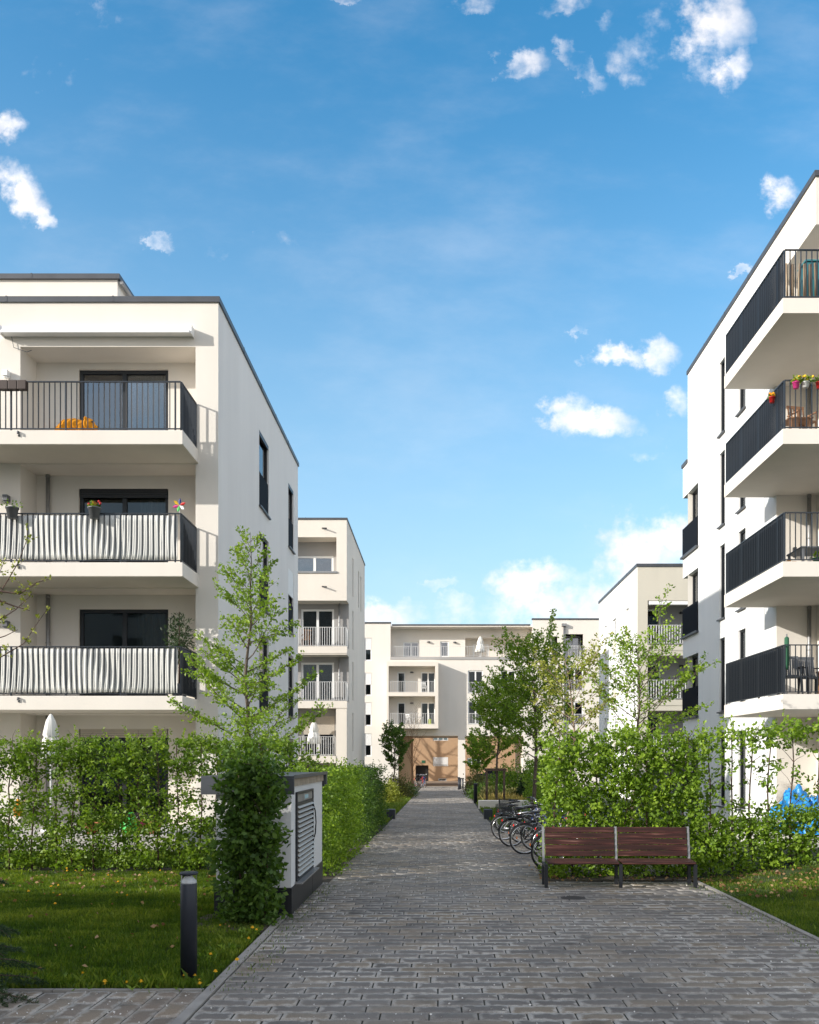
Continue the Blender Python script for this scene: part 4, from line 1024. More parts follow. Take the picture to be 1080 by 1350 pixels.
# grass -------------------------------------------------------------
def grass(label, x0, x1, y0, y1, n, h, seed, keep=None):
    g = np.random.default_rng(seed); x = g.uniform(x0, x1, n); y = g.uniform(y0, y1, n)
    k = (np.abs(x) < y*.53+.3)
    if keep is not None: k &= keep(x, y)
    x, y = x[k], y[k]; n = len(x); nz = VN(.55, seed)(np.stack([x, y, x*0], 1))
    gzv = np.array([gz(v) for v in y])+mound(x, y); n5 = VN(1.7, seed+3)(np.stack([x, y, x*0], 1)); hh = h*g.uniform(.4, 1.3, n)*(.65+.3*nz+.4*n5**2)*np.where(g.random(n) < .02, 1.9, 1); hh *= np.where((n5 < .22) & (g.random(n) < .75), .25, 1)
    az = g.uniform(0, 6.28, n); ln = g.uniform(.15, .75, n); w = g.uniform(.0022, .0042, n)*(1 if h < .08 else 2)
    V = np.empty((n, 4, 3)); dx, dy = np.cos(az), np.sin(az)
    V[:, 0] = np.stack([x-dy*w, y+dx*w, gzv-.03], 1); V[:, 1] = np.stack([x+dy*w, y-dx*w, gzv-.03], 1)
    V[:, 2] = np.stack([x+dy*w*.8+dx*ln*hh*.35, y-dx*w*.8+dy*ln*hh*.35, gzv+hh*.6], 1); V[:, 3] = np.stack([x+dx*ln*hh, y+dy*ln*hh, gzv+hh], 1)
    o = np_mesh('grass', V.reshape(-1, 3), np.arange(n*4).reshape(n, 4), M['grass'], None, np.clip(.45*g.random(n)+.35*nz+.25*n5, 0, 1))
    return tag(o, label, 'grass', kind='stuff')
edge = lambda x, y: (x < -1.86) & ~((x > -2.66) & (y > 10.4) & (y < 13.4))
grass('mown lawn with dandelions left of the path', -8.2, -1.86, 7.11, 14.75, 230000, .034, 71, edge)
grass('small mown lawn corner right of the paved forecourt', 3.80, 8.0, 7.0, 13.75, 100000, .034, 72)
grass('rough taller grass fringe along the front edge of the left lawn', -4.2, -1.86, 7.10, 7.32, 3200, .065, 73)
grass('lawn strip between the left hedge and the terrace', -9.5, -2.4, 15.2, 18.2, 30000, .06, 74)
grass('grass strip left of the path near the shrubs', -3.2, -1.6, 27, 56, 16000, .09, 75)
grass('grass strip right of the path near the bicycles', 1.62, 3.2, 24.5, 56, 16000, .09, 76, lambda x, y: x > 1.62+(y-35)*.014)
grass('tiny moss and grass tufts in the paving joints beside the kerbs', -1.80, -1.45, 7, 13, 900, .022, 78)
grass('tiny grass tufts in the paving joints along the right lawn edge', 3.45, 3.80, 7, 13.3, 700, .026, 79)
# broad weed leaves near the lawn's front edge
g = np.random.default_rng(77); cl = np.array([(-3.15, 7.35), (-3.0, 7.3), (-2.75, 7.22), (-2.45, 7.25), (-2.3, 7.18), (-2.05, 7.2), (-2.02, 8.6), (-1.98, 8.9), (-2.1, 8.2), (-2.6, 7.3), (-1.95, 9.4), (-3.1, 11.6), (-2.2, 12.1)])
c = cl[g.integers(0, len(cl), 700)]; n = len(c); pos = np.stack([c[:, 0]+g.normal(0, .07, n), c[:, 1]+g.normal(0, .07, n), np.full(n, .0)], 1)
axs = np.stack([g.normal(0, .8, n), g.normal(0, .8, n), g.uniform(.2, 1.2, n)], 1); V, Fq = leaf_quads(pos, axs, g.uniform(.04, .085, n), .26, .1)
tag(np_mesh('weed_leaves', V, Fq, M['leaf_mid'], None, g.random(n)), 'broad dandelion leaves among the grass by the path', 'weeds', kind='stuff')
# fallen leaves and petals
def litter(name, label, spots, n, mat, size, seed, z=.02, flat=.25):
    g = np.random.default_rng(seed); pos = []
    for x0, x1, y0, y1, w in spots:
        q = int(n*w); pos.append(np.stack([g.uniform(x0, x1, q), g.uniform(y0, y1, q), np.zeros(q)], 1))
    pos = np.vstack(pos); pos[:, 2] = np.array([gz(v) for v in pos[:, 1]])+z+mound(pos[:, 0], pos[:, 1])
    n = len(pos); axs = np.stack([g.normal(size=n), g.normal(size=n), g.normal(0, flat, n)], 1); V, Fq = leaf_quads(pos, axs, size*g.uniform(.5, 1.4, n), .7, .12)
    return tag(np_mesh(name, V, Fq, mat, None, g.random(n)), label, 'litter', kind='stuff')
litter('fallen_leaves', 'tan fallen leaves scattered over both lawns and under the hedges', [(-7, -1.9, 7.2, 14.5, .22), (-6.5, -2.4, 12.5, 14.5, .22), (3.8, 7.2, 11.4, 13.8, .6), (1.6, 4.2, 13.2, 13.9, .10), (1.5, 1.9, 13.4, 15.5, .06)], 900, M['litter'], .05, 81, .035)
litter('blown_petals', 'tiny white petals strewn over the paving', [(-1.7, 3.6, 5.5, 10, .5), (-1.7, 3.6, 10, 14, .2), (-3.4, -1.9, 5.8, 7, .12), (-1.6, 1.5, 14, 30, .18)], 1100, M['petal'], .016, 82, .006, .08)

# dandelions: 34 individual flowers
m = MB(); m.cur = 0; m.tube([(0, 0, -.02), (.006, .003, .03), (.0, .0, .062)], .0028, 5)
m.cur = 1
for ring, (rr, zz_, nn_) in enumerate(((.021, .058, 12), (.015, .066, 10), (.008, .071, 7))):
    for k in range(nn_):
        a = 6.283*k/nn_+ring*.3; ca, sa = math.cos(a), math.sin(a); w = .0042
        m.quad((-sa*.001, ca*.001, zz_-.004), (ca*rr*.6-sa*w, sa*rr*.6+ca*w, zz_+.003), (ca*rr, sa*rr, zz_+.004), (ca*rr*.6+sa*w, sa*rr*.6-ca*w, zz_+.003))
m.ball((0, 0, .060), (.011, .011, .008), 8, 5)
dand = m.build('dandelion', [M['green_dark'], M['yellow']])
tag(dand, 'yellow dandelion flower in the grass of the left lawn', 'dandelion', 'dandelions in the left lawn')
spots = [(343, 856), (459, 858), (412, 856), (335, 857), (608, 836), (628, 836), (655, 862), (695, 824), (640, 845), (710, 668), (816, 680), (828, 682), (272, 824), (160, 540), (168, 538), (190, 535), (176, 560), (195, 568), (180, 600), (376, 562), (413, 573), (95, 560), (245, 488), (220, 492), (270, 490), (480, 495), (520, 490), (380, 525), (680, 765), (772, 783), (800, 715), (350, 505), (215, 484), (120, 845)]
for i, (zx, zy) in enumerate(spots):
    o = dand if i == 0 else dand.copy()
    if i: col.objects.link(o)
    px, py = zx/2.4545, 950+zy/2.4545; Y = 2160/(py-1000+.5)*.985; o.location = ((px-580)*Y/F, Y, 0); s = random.uniform(.7, 1.15); o.scale = (s, s, s); o.rotation_euler = (random.uniform(-.3, .3), random.uniform(-.3, .3), random.uniform(0, 6))

# ================================================================== FORECOURT OBJECTS
# bollard light
b = empty('bollard_light', (-2.055, 7.45, 0), 'dark grey bollard light with a white reflector cone on the lawn edge', 'bollard light')
m = MB(); m.lathe((-2.055, 7.45, -.02), [(.0665, 0), (.0665, .795), (.064, .80)], 32); m.build('post', M['anthracite'], b)
m = MB(); m.lathe((-2.055, 7.45, .78), [(.060, .0), (.052, .016), (.028, .055), (.022, .064)], 28); m.build('reflector', M['white_plastic'], b)
m = MB(); m.lathe((-2.055, 7.45, .778), [(.063, .0), (.063, .075)], 32, cap=False); m.build('glass_ring', M['clear'], b)
m = MB(); m.lathe((-2.055, 7.45, .852), [(.060, -.004), (.074, 0), (.074, .016), (.066, .021)], 32); m.build('cap', M['anthracite'], b)

# white cabinet with louvred door
u = empty('utility_cabinet', (-2.15, 11.85, 0), 'white rendered cabinet with black plinth, flat roof and louvred door beside the path', 'utility cabinet')
m = MB(); m.box(-2.58, -1.715, 10.5, 13.25, .31, 1.50); m.build('wall', M['box_white'], u)
m = MB(); m.box(-2.60, -1.705, 10.48, 12.19, -.1, .305); m.box(-2.60, -1.705, 12.2, 13.26, -.1, .305); m.build('plinth', M['steel_dark'], u, bevel=.004)
m = MB(); m.box(-2.72, -1.66, 10.36, 13.42, 1.575, 1.60); m.box(-2.72, -1.66, 10.36, 10.40, 1.39, 1.574); m.box(-2.72, -1.70, 13.38, 13.42, 1.39, 1.574); m.box(-2.72, -2.68, 10.401, 13.379, 1.39, 1.574)
m.box(-1.70, -1.66, 13.30, 13.42, 1.42, 1.574); m.box(-1.66, -1.655, 10.36, 13.42, 1.57, 1.612)
rf = m.build('roof', M['coping'], u)
m = MB(); y = 10.42
while y < 13.25:
    m.box(-1.709, -1.695, y, min(y+.70, 13.28), 1.475, 1.572); y += .712
m.build('fascia_strip', M['stone_strip'], u)
m = MB(); m.box(-1.714, -1.69, 10.80, 10.84, .34, 1.40); m.box(-1.714, -1.69, 12.16, 12.20, .34, 1.40); m.box(-1.714, -1.69, 10.84, 12.16, 1.37, 1.40); m.box(-1.714, -1.69, 10.84, 12.16, .34, .37); m.box(-1.714, -1.688, 10.84, 12.16, 1.24, 1.27)
d = m.build('louvred_door', M['steel_dark'], u)
m = MB(); z = .40; k = 0
while z < 1.225:
    m.v += [(-1.708, 10.845, z+.016), (-1.708, 12.155, z+.016), (-1.672, 12.155, z-.008), (-1.672, 10.845, z-.008)]; i = len(m.v)-4; m.f.append((i, i+1, i+2, i+3)); m.mi.append(0); m.smooth.append(False)
    z += .058
lv = m.build('louvre', plain('louvre_metal', (.48, .46, .42), .45, .2), d); sm = lv.modifiers.new('Solidify', 'SOLIDIFY'); sm.thickness = .004
m = MB(); m.box(-1.7135, -1.711, 10.845, 12.155, .37, 1.24); m.build('dark_back', M['black'], d)
m = MB(); m.box(-1.712, -1.70, 10.86, 11.3, 1.275, 1.365); m.box(-1.712, -1.70, 11.34, 12.14, 1.275, 1.365); hp = m.build('header_panel', M['steel'], d)
m = MB(); m.box(-1.6995, -1.697, 11.45, 11.75, 1.295, 1.345); m.build('label_plate', plain('pale_blue_plate', (.35, .55, .62), .4), hp)
m = MB(); m.tube([(-1.70, 12.17, 1.22), (-1.665, 12.17, 1.1), (-1.655, 12.17, .95), (-1.665, 12.17, .80), (-1.70, 12.17, .68)], .009, 6); m.build('handle', M['steel_dark'], d)
m = MB(); m.box(-1.70, -1.62, 10.72, 12.25, .318, .336); m.build('sill', M['steel'], u)

# bench: two bays of dark planks on three steel frames
bn = empty('park_bench', (2.53, 12.95, 0), 'long two-bay bench of dark reddish planks on steel frames in front of the hedge', 'bench')
xs3 = (1.49, 2.535, 3.58); ys0 = 12.72
for k in (0, 1):
    a, c = xs3[k]+.025, xs3[k+1]-.025
    m = MB()
    for j in range(5):
        z = .403+j*.083; yb_ = 13.07+(z-.35)*.17
        m.v += []; i = len(m.v); dz = random.uniform(-.004, .004)
        m.bar((a, yb_, z+.036+dz), (c, yb_+random.uniform(-.005, .005), z+.036-dz), .030, .080)
    m.build('backrest', M['bench_wood'], bn, bevel=.005)
    m = MB()
    for j in range(4):
        yy = ys0+.045+j*.094; m.bar((a-.004, yy, .338+.004*j), (c+.03*(k == 1), yy, .338+.004*j), .086, .034)
    m.build('seat', M['bench_wood'], bn, bevel=.005)
for k, x in enumerate(xs3):
    m = MB(); m.box(x-.022, x+.022, ys0+.01, ys0+.06, -.05, .318); m.box(x-.022, x+.022, ys0+.06, 13.06, .275, .317); 
    m.box(x-.022, x+.022, 13.06, 13.11, -.05, .318)
    m.build('leg_frame', M['steel_dark'], bn)
    m = MB(); m.bar((x, 13.085, .30), (x, 13.163, .815), .03, .05); m.build('back_post', M['steel'], bn)

m = MB(); m.lathe((1.72, 11.75, -.02), [(.16, 0), (.16, .024), (.14, .0245)], 28)
for k in range(-4, 5):
    w = math.sqrt(max(0, .13**2-(k*.029)**2)); m.box(1.72-w, 1.72+w, 11.75+k*.029-.009, 11.75+k*.029+.009, .0046, .0075)
tag(m.build('drain_cover', plain('cast_iron', (.05, .045, .042), .8)), 'small round dark drain cover set in the paving in front of the bench', 'drain cover')

# bicycles -------------------------------------------------------------
S = .86; WR = .335
def make_bike(label):
    r = empty('bicycle', (0, 0, 0), label, 'bicycle', 'bicycles parked beside the path')
    for wx in (0, 1.06):
        m = MB(); n = 36
        ring = [(wx+(WR-.03)*math.cos(6.2832*k/n), 0, WR+(WR-.03)*math.sin(6.2832*k/n)) for k in range(n)]
        m.tube(ring, .016, 6, closed=True)
        for k in range(20):
            a = 6.2832*k/20; m.bar((wx+.02*math.cos(a+1.2), .02*(-1)**k, WR+.02*math.sin(a+1.2)), (wx+(WR-.035)*math.cos(a), 0, WR+(WR-.035)*math.sin(a)), .0035)
        m.tube([(wx, -.05, WR), (wx, .05, WR)], .022, 8); w = m.build('wheel', M['chrome'], r, local=True)
        m = MB(); m.tube([(wx+WR*.985*math.cos(6.2832*k/n), 0, WR+WR*.985*math.sin(6.2832*k/n)) for k in range(n)], .019, 8, closed=True); m.build('tyre', M['rubber'], w, local=True)
        if wx == 0:
            m = MB(); m.box(.12, .15, .015, .03, WR-.16, WR-.10); m.build('reflector', M['orange_lamp'], w, local=True)
        m = MB(); a0, a1 = ((.35, 2.9) if wx == 0 else (.5, 2.4))
        m.tube([(wx+(WR+.028)*math.cos(a), 0, WR+(WR+.028)*math.sin(a)) for a in np.linspace(a0, a1, 12)], .016, 6); m.build('mudguard', M['black'], r, local=True)
    m = MB(); bbx, bbz = .44, .28; hx, hz = .93, .80; sx, sz = .27, .80
    for a, b, rr in (((bbx, 0, bbz), (sx, 0, sz), .016), ((bbx, 0, bbz), (hx+.03, 0, hz-.14), .019), ((sx+.04, 0, sz-.10), (hx, 0, hz-.02), .016), ((0, .05, WR), (bbx, .03, bbz), .010), ((0, -.05, WR), (bbx, -.03, bbz), .010),
                     ((0, .05, WR), (sx+.03, .02, sz-.1), .009), ((0, -.05, WR), (sx+.03, -.02, sz-.1), .009), ((hx-.01, 0, hz+.04), (hx+.045, 0, hz-.18), .02), ((hx+.03, .045, hz-.18), (1.06, .045, WR), .012), ((hx+.03, -.045, hz-.18), (1.06, -.045, WR), .012)):
        m.tube([a, b], rr, 8)
    fr_ = m.build('frame', M['red'], r, local=True)
    m = MB(); m.tube([(sx, 0, sz), (sx-.035, 0, sz+.12)], .012, 8); m.build('seat_post', M['chrome'], r, local=True)
    m = MB(); m.ball((sx-.06, 0, sz+.14), (.13, .08, .035), 12, 6); m.ball((sx+.07, 0, sz+.14), (.09, .03, .025), 10, 6); m.build('saddle', M['black'], r, local=True)
    m = MB(); m.tube([(hx-.02, 0, hz+.04), (hx-.04, 0, hz+.17)], .013, 8); m.tube([(hx-.18, .29, hz+.19), (hx-.06, .22, hz+.2), (hx-.01, .08, hz+.17), (hx-.01, -.08, hz+.17), (hx-.06, -.22, hz+.2), (hx-.18, -.29, hz+.19)], .012, 8); hb = m.build('handlebar', M['chrome'], r, local=True)
    for sg in (-1, 1):
        m = MB(); m.tube([(hx-.19, sg*.293, hz+.19), (hx-.09, sg*.242, hz+.196)], .018, 8); m.build('grip', M['rubber'], hb, local=True)
    m = MB(); m.tube([(-.22, .04, .71), (.24, .04, .71)], .007, 6); m.tube([(-.22, -.04, .71), (.24, -.04, .71)], .007, 6); m.tube([(-.22, -.04, .71), (-.22, .04, .71)], .007, 6); m.tube([(0, .05, WR), (-.12, .05, .71)], .006, 6); m.tube([(0, -.05, WR), (-.12, -.05, .71)], .006, 6); m.build('carrier', M['steel_dark'], r, local=True)
    m = MB(); m.tube([(bbx, -.075, bbz), (bbx, .075, bbz)], .018, 8); m.tube([(bbx, .07, bbz), (bbx+.10, .08, bbz-.13)], .010, 6); m.tube([(bbx, -.07, bbz), (bbx-.10, -.08, bbz+.13)], .010, 6); m.lathe((bbx+.10, .13, bbz-.14), [(.035, 0), (.035, .02)], 8); m.lathe((bbx-.10, -.13, bbz+.12), [(.035, 0), (.035, .02)], 8); m.build('crank', M['chrome'], r, local=True)
    m = MB(); m.ball((-.235, 0, .66), (.016, .032, .03), 10, 6); m.build('tail_light', M['red_lamp'], r, local=True)
    m = MB(); bx_, by_, z0, z1 = -.02, 0, .72, .98
    for z in np.linspace(z0, z1, 7): m.tube([(bx_-.17, -.13, z), (bx_+.17, -.13, z), (bx_+.17, .13, z), (bx_-.17, .13, z)], .005, 4, closed=True)
    for k in range(9):
        for sg in (-1, 1): m.bar((bx_-.17+.34*k/8, sg*.13, z0), (bx_-.17+.34*k/8, sg*.13, z1), .006)
    for k in range(7):
        for sg in (-1, 1): m.bar((bx_+sg*.17, -.13+.26*k/6, z0), (bx_+sg*.17, -.13+.26*k/6, z1), .006)
    m.box(bx_-.17, bx_+.17, -.13, .13, z0-.006, z0+.004); m.build('basket', M['steel_dark'], r, local=True)
    return r
proto = make_bike('bicycle half hidden by the bench hedge, only its rear wheel showing past it')
frames = {}
def frame_mat(root, mat):
    for c in root.children:
        if c.name.startswith('frame'): c.data = c.data.copy(); c.data.materials[0] = mat
    return root
def drop(root, name):
    for c in list(root.children):
        if c.name.startswith(name): bpy.data.objects.remove(c)
M['bike_blue'] = plain('bike_blue', (.02, .04, .22), .3); M['bike_silver'] = plain('bike_silver', (.5, .5, .52), .3, .8); M['bike_black'] = plain('bike_black', (.015, .015, .017), .3)
bikes = [(1.78, 14.95, .06, 'bike_black', 'bicycle half hidden by the bench hedge, only its rear wheel showing past it', False),
         (1.66, 17.75, .05, 'bike_black', 'bicycle with red tail light and bright rims, nearest of those fully in view', False),
         (1.55, 19.5, .22, 'bike_black', 'black bicycle with rear basket parked second in the row beyond the red light', True),
         (1.50, 21.2, -.10, 'bike_silver', 'silver bicycle with rear basket, farthest in the front of the row', True),
         (1.95, 18.6, .12, 'bike_blue', 'blue bicycle squeezed between the red-lit and the black one', False),
         (1.85, 20.4, .02, 'bike_black', 'dark bicycle wedged behind the black basket bicycle', False),
         (2.15, 22.3, .15, 'bike_blue', 'blue bicycle at the rear end of the row by the dark block', False),
         (1.98, 16.7, -.12, 'bike_silver', 'silver bicycle tucked behind the hedge end, next nearest to the bench', False),
         (1.72, 23.4, -.05, 'bike_black', 'black bicycle behind the silver basket one, in the far half of the row', False),
         (1.80, 24.6, .10, 'bike_silver', 'silver bicycle with basket at the very end of the row', True),
         (2.25, 19.0, -.08, 'red', 'bicycle with dark red frame standing deepest in the row beside the hedge', False)]
for i, (x, y, rz, mt, lab, basket) in enumerate(bikes):
    r = proto if i == 0 else copy_tree(proto)
    r.location = (x, y, gz(y)); r.rotation_euler = (0, R(-2 if i else 2), rz); r.scale = (S, S, S); r['label'] = lab
    frame_mat(r, M[mt])
    bikes[i] = (r, basket)
for i, (px, Y, mt, lab) in enumerate(((548, 79, 'bike_black', 'black bicycle leaning by the left side of the passage'), (556, 78, 'red', 'red bicycle in the cluster at the mouth of the passage'), (561, 80, 'bike_blue', 'dark blue bicycle at the right of the passage cluster'))):
    r = copy_tree(proto); r.location = ((px-580)*Y/F, Y, gz(Y)); r.rotation_euler = (0, 0, R(70+15*i)); r.scale = (1.15, 1.15, 1.15); r['label'] = lab; r['group'] = 'bicycles at the passage'; frame_mat(r, M[mt]); bikes.append((r, False))
for r, bk in bikes:
    if not bk: drop(r, 'basket')

# low white wall, dark blocks, tree stakes, small posts
m = MB(); m.box(1.62, 5.0, 38.0, 38.45, gz(38)-.1, gz(38)+.33)
tag(m.build('low_wall', M['concrete_white'], bevel=.02), 'low pale concrete seat wall behind the parked bicycles', 'low wall')
for lab, x, Y in (('dark concrete block at the right edge of the path beside the bicycles', 1.60, 30.2), ('dark concrete block at the left edge of the path beyond the hedge', -1.62, 30.2)):
    m = MB(); m.box(x-.14, x+.14, Y-.2, Y+.2, gz(Y)-.1, gz(Y)+.32); tag(m.build('kerb_block', M['concrete'] if False else M['anthracite'], bevel=.015), lab, 'concrete block')
st = empty('tree_stakes', (2.45, 40.9, gz(41)), 'wooden stake frame with a crossbar supporting the slim dark tree', 'tree stakes')
for x in (2.1, 2.88):
    m = MB(); m.tube([(x, 40.8, gz(41)-.1), (x, 40.8, 1.33)], .05, 8); m.build('post', M['stake'], st)
m = MB(); m.box(2.0, 2.98, 40.74, 40.86, 1.24, 1.36); m.build('crossbar', M['stake'], st)
for i, (px, h) in enumerate(((605, .9), (608, .8), (612, .75))):
    m = MB(); x = (px-580)*72/F; m.tube([(x, 72+i*2, gz(72)-.1), (x, 72+i*2, gz(72)+h)], .07, 8); m.lathe((x, 72+i*2, gz(72)+h), [(.1, 0), (.11, .06), (.08, .09)], 8)
    tag(m.build('marker_post', M['anthracite']), ['left', 'middle', 'right'][i] + ' one of the three short posts by the passage pillar', 'post', 'short posts by the passage pillar')
m = MB(); Y = 44; x = (627-580)*Y/F; m.lathe((x, Y, gz(Y)-.1), [(.09, 0), (.09, 1.0), (.10, 1.02), (.06, 1.06)], 14); tag(m.build('bollard', M['anthracite']), 'plain dark bollard among the shrubs right of the path', 'bollard')

# parked car beyond the passage
cr_ = empty('parked_car', (6.0, 97.5, -.85), 'dark blue car parked beyond the right part of the passage', 'car')
prof = [(-2.1, .35), (-2.15, .75), (-1.9, .95), (-1.3, 1.0), (-.7, 1.42), (.6, 1.45), (1.35, 1.02), (2.05, .88), (2.15, .6), (2.1, .3)]
m = MB(); n = len(prof)
for sy in (-.85, .85): m.v += [(6+x, 97.5+sy*(.86 if z > 1.1 else 1), -.85+z) for x, z in prof]
m.f.append(tuple(range(n))); m.f.append(tuple(range(n, 2*n))[::-1]); m.mi += [0, 0]; m.smooth += [False, False]
for k in range(n): m.f.append((k, (k+1) % n, n+(k+1) % n, n+k)); m.mi.append(0); m.smooth.append(False)
m.build('body', M['carpaint'], cr_, bevel=.05)
for sy in (-.87, .80):
    for x in (-1.3, 1.3):
        m = MB(); m.tube([(6+x, 97.5+sy, -.53), (6+x, 97.5+sy+.08, -.53)], .31, 18); w = m.build('wheel', M['rubber'], cr_); m = MB(); m.tube([(6+x, 97.5+sy-.01, -.53), (6+x, 97.5+sy+.09, -.53)], .19, 14); m.build('rim', M['steel'], w)
m = MB(); m.v += [(6-.95, 96.69, .17), (6+.95, 96.69, .17), (6+.5, 96.755, .52), (6-.6, 96.755, .52)]; m.f.append((0, 1, 2, 3)); m.mi.append(0); m.smooth.append(False); m.build('side_window', M['glass'], cr_)

# ================================================================== THINGS ON BALCONIES AND TERRACES
def parasol(x, y, z, H, label, r=.16, h=.95):
    u = empty('parasol', (x, y, z), label, 'parasol')
    m = MB(); m.tube([(x, y, z), (x, y, z+H)], .022, 8); m.lathe((x, y, z), [(.2, 0), (.2, .05), (.04, .08)], 14); m.build('pole', M['white_plastic'], u)
    m = MB(); n = 24; i0 = 0; prof = [(r*.85, 0), (r, .04), (r*.92, h*.18), (r*.8, h*.45), (r*.62, h*.52), (r*.75, h*.56), (r*.45, h*.85), (r*.14, h*.985), (.01, h)]
    for rr, zz in prof:
        for j in range(n):
            a = 6.2832*j/n; q = rr*(1+.22*math.cos(8*a+zz*2)*(1-zz/h*.6)); m.v.append((x+q*math.cos(a), y+q*math.sin(a), z+H-h+.04+zz))
    for k in range(len(prof)-1):
        for j in range(n): m.f.append((k*n+j, k*n+(j+1) % n, (k+1)*n+(j+1) % n, (k+1)*n+j)); m.mi.append(0); m.smooth.append(True)
    m.build('canopy', M['umbrella'], u); return u
parasol(-8.12, 19.0, .27, 2.42, 'closed white parasol on the left terrace rising above the long hedge', .2, 1.0)
parasol(-6.75, Y2+.45, 1.94, 1.85, 'closed white parasol on the lowest visible balcony of the cream block', .34, 1.25)
parasol(cx(634), YC+.9, zt+.2, 1.95, 'closed white parasol on the roof terrace of the central block', .42, 1.5)

# hanging flower pots
def flower_pot(x, y, z, r, h, pot, flow, label, leaf=M['leaf_mid'], grp=None, nl=60, spread=.12):
    e = empty('flower_pot', (x, y, z), label, 'flower pot', grp)
    m = MB(); m.lathe((x, y, z), [(r*.72, 0), (r*.98, h*.88), (r*1.1, h*.88), (r*1.1, h), (r*.95, h)], 16); m.build('pot', pot, e)
    g = np.random.default_rng(int(abs(x)*1000) % 9999); p = unit(g.normal(size=(nl, 3)))*spread*(.4+.6*g.random((nl, 1))); p[:, 2] = np.abs(p[:, 2])
    V, Fq = leaf_quads(p+np.array([x, y, z+h]), p+g.normal(size=(nl, 3))*.05, np.full(nl, .07)); np_mesh('foliage', V, Fq, leaf, e, g.random(nl))
    if flow:
        for k in range(9):
            m = MB(); m.ball((x+g.normal(0, spread*.6), y+g.normal(0, .04), z+h+spread*g.uniform(.4, 1.1)), .028, 7, 5, .3); m.build('flower', flow, e)
    return e
flower_pot(-7.53, 19.84, FL[2]+.94, .13, .24, M['grey_plastic'], M['red'], 'grey pot of red flowers hung on the middle balcony rail')
flower_pot(-9.32, 19.84, FL[2]+.94, .13, .24, M['grey_plastic'], None, 'grey pot with a few sprigs hung near the wall lamp on the middle balcony', nl=22, spread=.2)
flower_pot(7.77, 19.86, F1[3]+.86, .075, .14, M['pink'], M['yellow'], 'pink rail pot of yellow flowers on the right block')
flower_pot(7.98, 19.86, F1[3]+.88, .08, .12, M['white_plastic'], M['yellow'], 'pale rail pot of yellow flowers beside the pink one')
flower_pot(8.28, 19.86, F1[3]+.86, .075, .14, M['red'], None, 'red rail pot of green leaves at the right edge', nl=40)
flower_pot(7.48, 20.5, F1[3]+.80, .07, .13, M['red'], M['orange'], 'small red rail pot around the corner of the right balcony', nl=25, spread=.07)
# pinwheel
p = empty('pinwheel', (-5.72, 20.1, FL[2]+.9), 'colourful toy pinwheel on the corner of the middle balcony', 'pinwheel')
m = MB(); m.tube([(-5.72, 20.02, FL[2]+.9), (-5.72, 20.0, FL[2]+1.3)], .006, 6); m.build('stick', M['white_plastic'], p)
cols = [M['red'], M['bike_blue'], M['yellow'], M['pink'], M['green_toy'], M['white_plastic']]
for k in range(6):
    a = k*6.2832/6; m = MB(); c = (-5.72, 19.98, FL[2]+1.27); q = lambda rr, aa, dy: (c[0]+rr*math.cos(aa), c[1]+dy, c[2]+rr*math.sin(aa))
    m.quad(c, q(.10, a, -.005), q(.155, a+.35, -.03), q(.09, a+.75, -.004)); m.quad(c, q(.09, a+.75, .002), q(.155, a+.35, -.02), q(.10, a, .004)); m.build('blade', cols[k], p)
# orange plush animal lying on the top balcony
px0 = lambda px: (px-580)*20.45/F
o = empty('plush_toy', (px0(98), 20.45, FL[3]), 'big orange plush animal lying on the top balcony floor', 'plush toy'); o.scale = (1.12, 1.08, 1.22)
m = MB(); c = px0(98)
m.tube([(c-.36, 20.45, FL[3]+.02), (c-.30, 20.45, FL[3]+.12), (c-.16, 20.46, FL[3]+.22), (c+.02, 20.45, FL[3]+.24), (c+.16, 20.44, FL[3]+.22), (c+.26, 20.44, FL[3]+.24)], [.06, .11, .15, .14, .12, .07], 14)
m.ball((c+.30, 20.42, FL[3]+.25), (.13, .12, .12), 14, 10); m.ball((c+.42, 20.41, FL[3]+.19), (.08, .07, .06), 12, 8)
for dx, dy in ((-.22, -.1), (-.1, .12), (.14, -.1), (.2, .12)): m.tube([(c+dx, 20.45+dy, FL[3]+.2), (c+dx+.02, 20.45+dy*1.2, FL[3]+.1), (c+dx+.06, 20.45+dy*1.3, FL[3]+.045)], [.07, .06, .05], 10)
for dy in (-.08, .09): m.ball((c+.26, 20.42+dy, FL[3]+.345), (.035, .025, .045), 8, 6)
bd = m.build('body', M['orange'], o)
rm = bd.modifiers.new('Remesh', 'REMESH'); rm.mode = 'VOXEL'; rm.voxel_size = .018; sm = bd.modifiers.new('Smooth', 'SMOOTH'); sm.iterations = 4
m = MB(); 
for dy in (-.06, .05): m.ball((c+.40, 20.40+dy, FL[3]+.28), .016, 8, 6)
m.ball((c+.50, 20.41, FL[3]+.20), .022, 8, 6); m.build('eyes_and_nose', M['black'], o)
m = MB(); m.lathe((px0(58), 20.5, FL[3]), [(.12, 0), (.16, .03), (.13, .10), (.0, .13)], 14); tag(m.build('bowl', M['black']), 'small black upturned bowl beside the orange plush animal', 'bowl')
m = MB(); x = -11.0
while x < -9.05: m.box(x, x+.19, 19.80, 19.94, FL[3]+.86, FL[3]+1.06); x += .2
tag(m.build('planter_box', plain('planter_brown', (.045, .028, .022), .6), bevel=.01), 'row of brown planter boxes hung on the top balcony rail at the left edge', 'planter box')
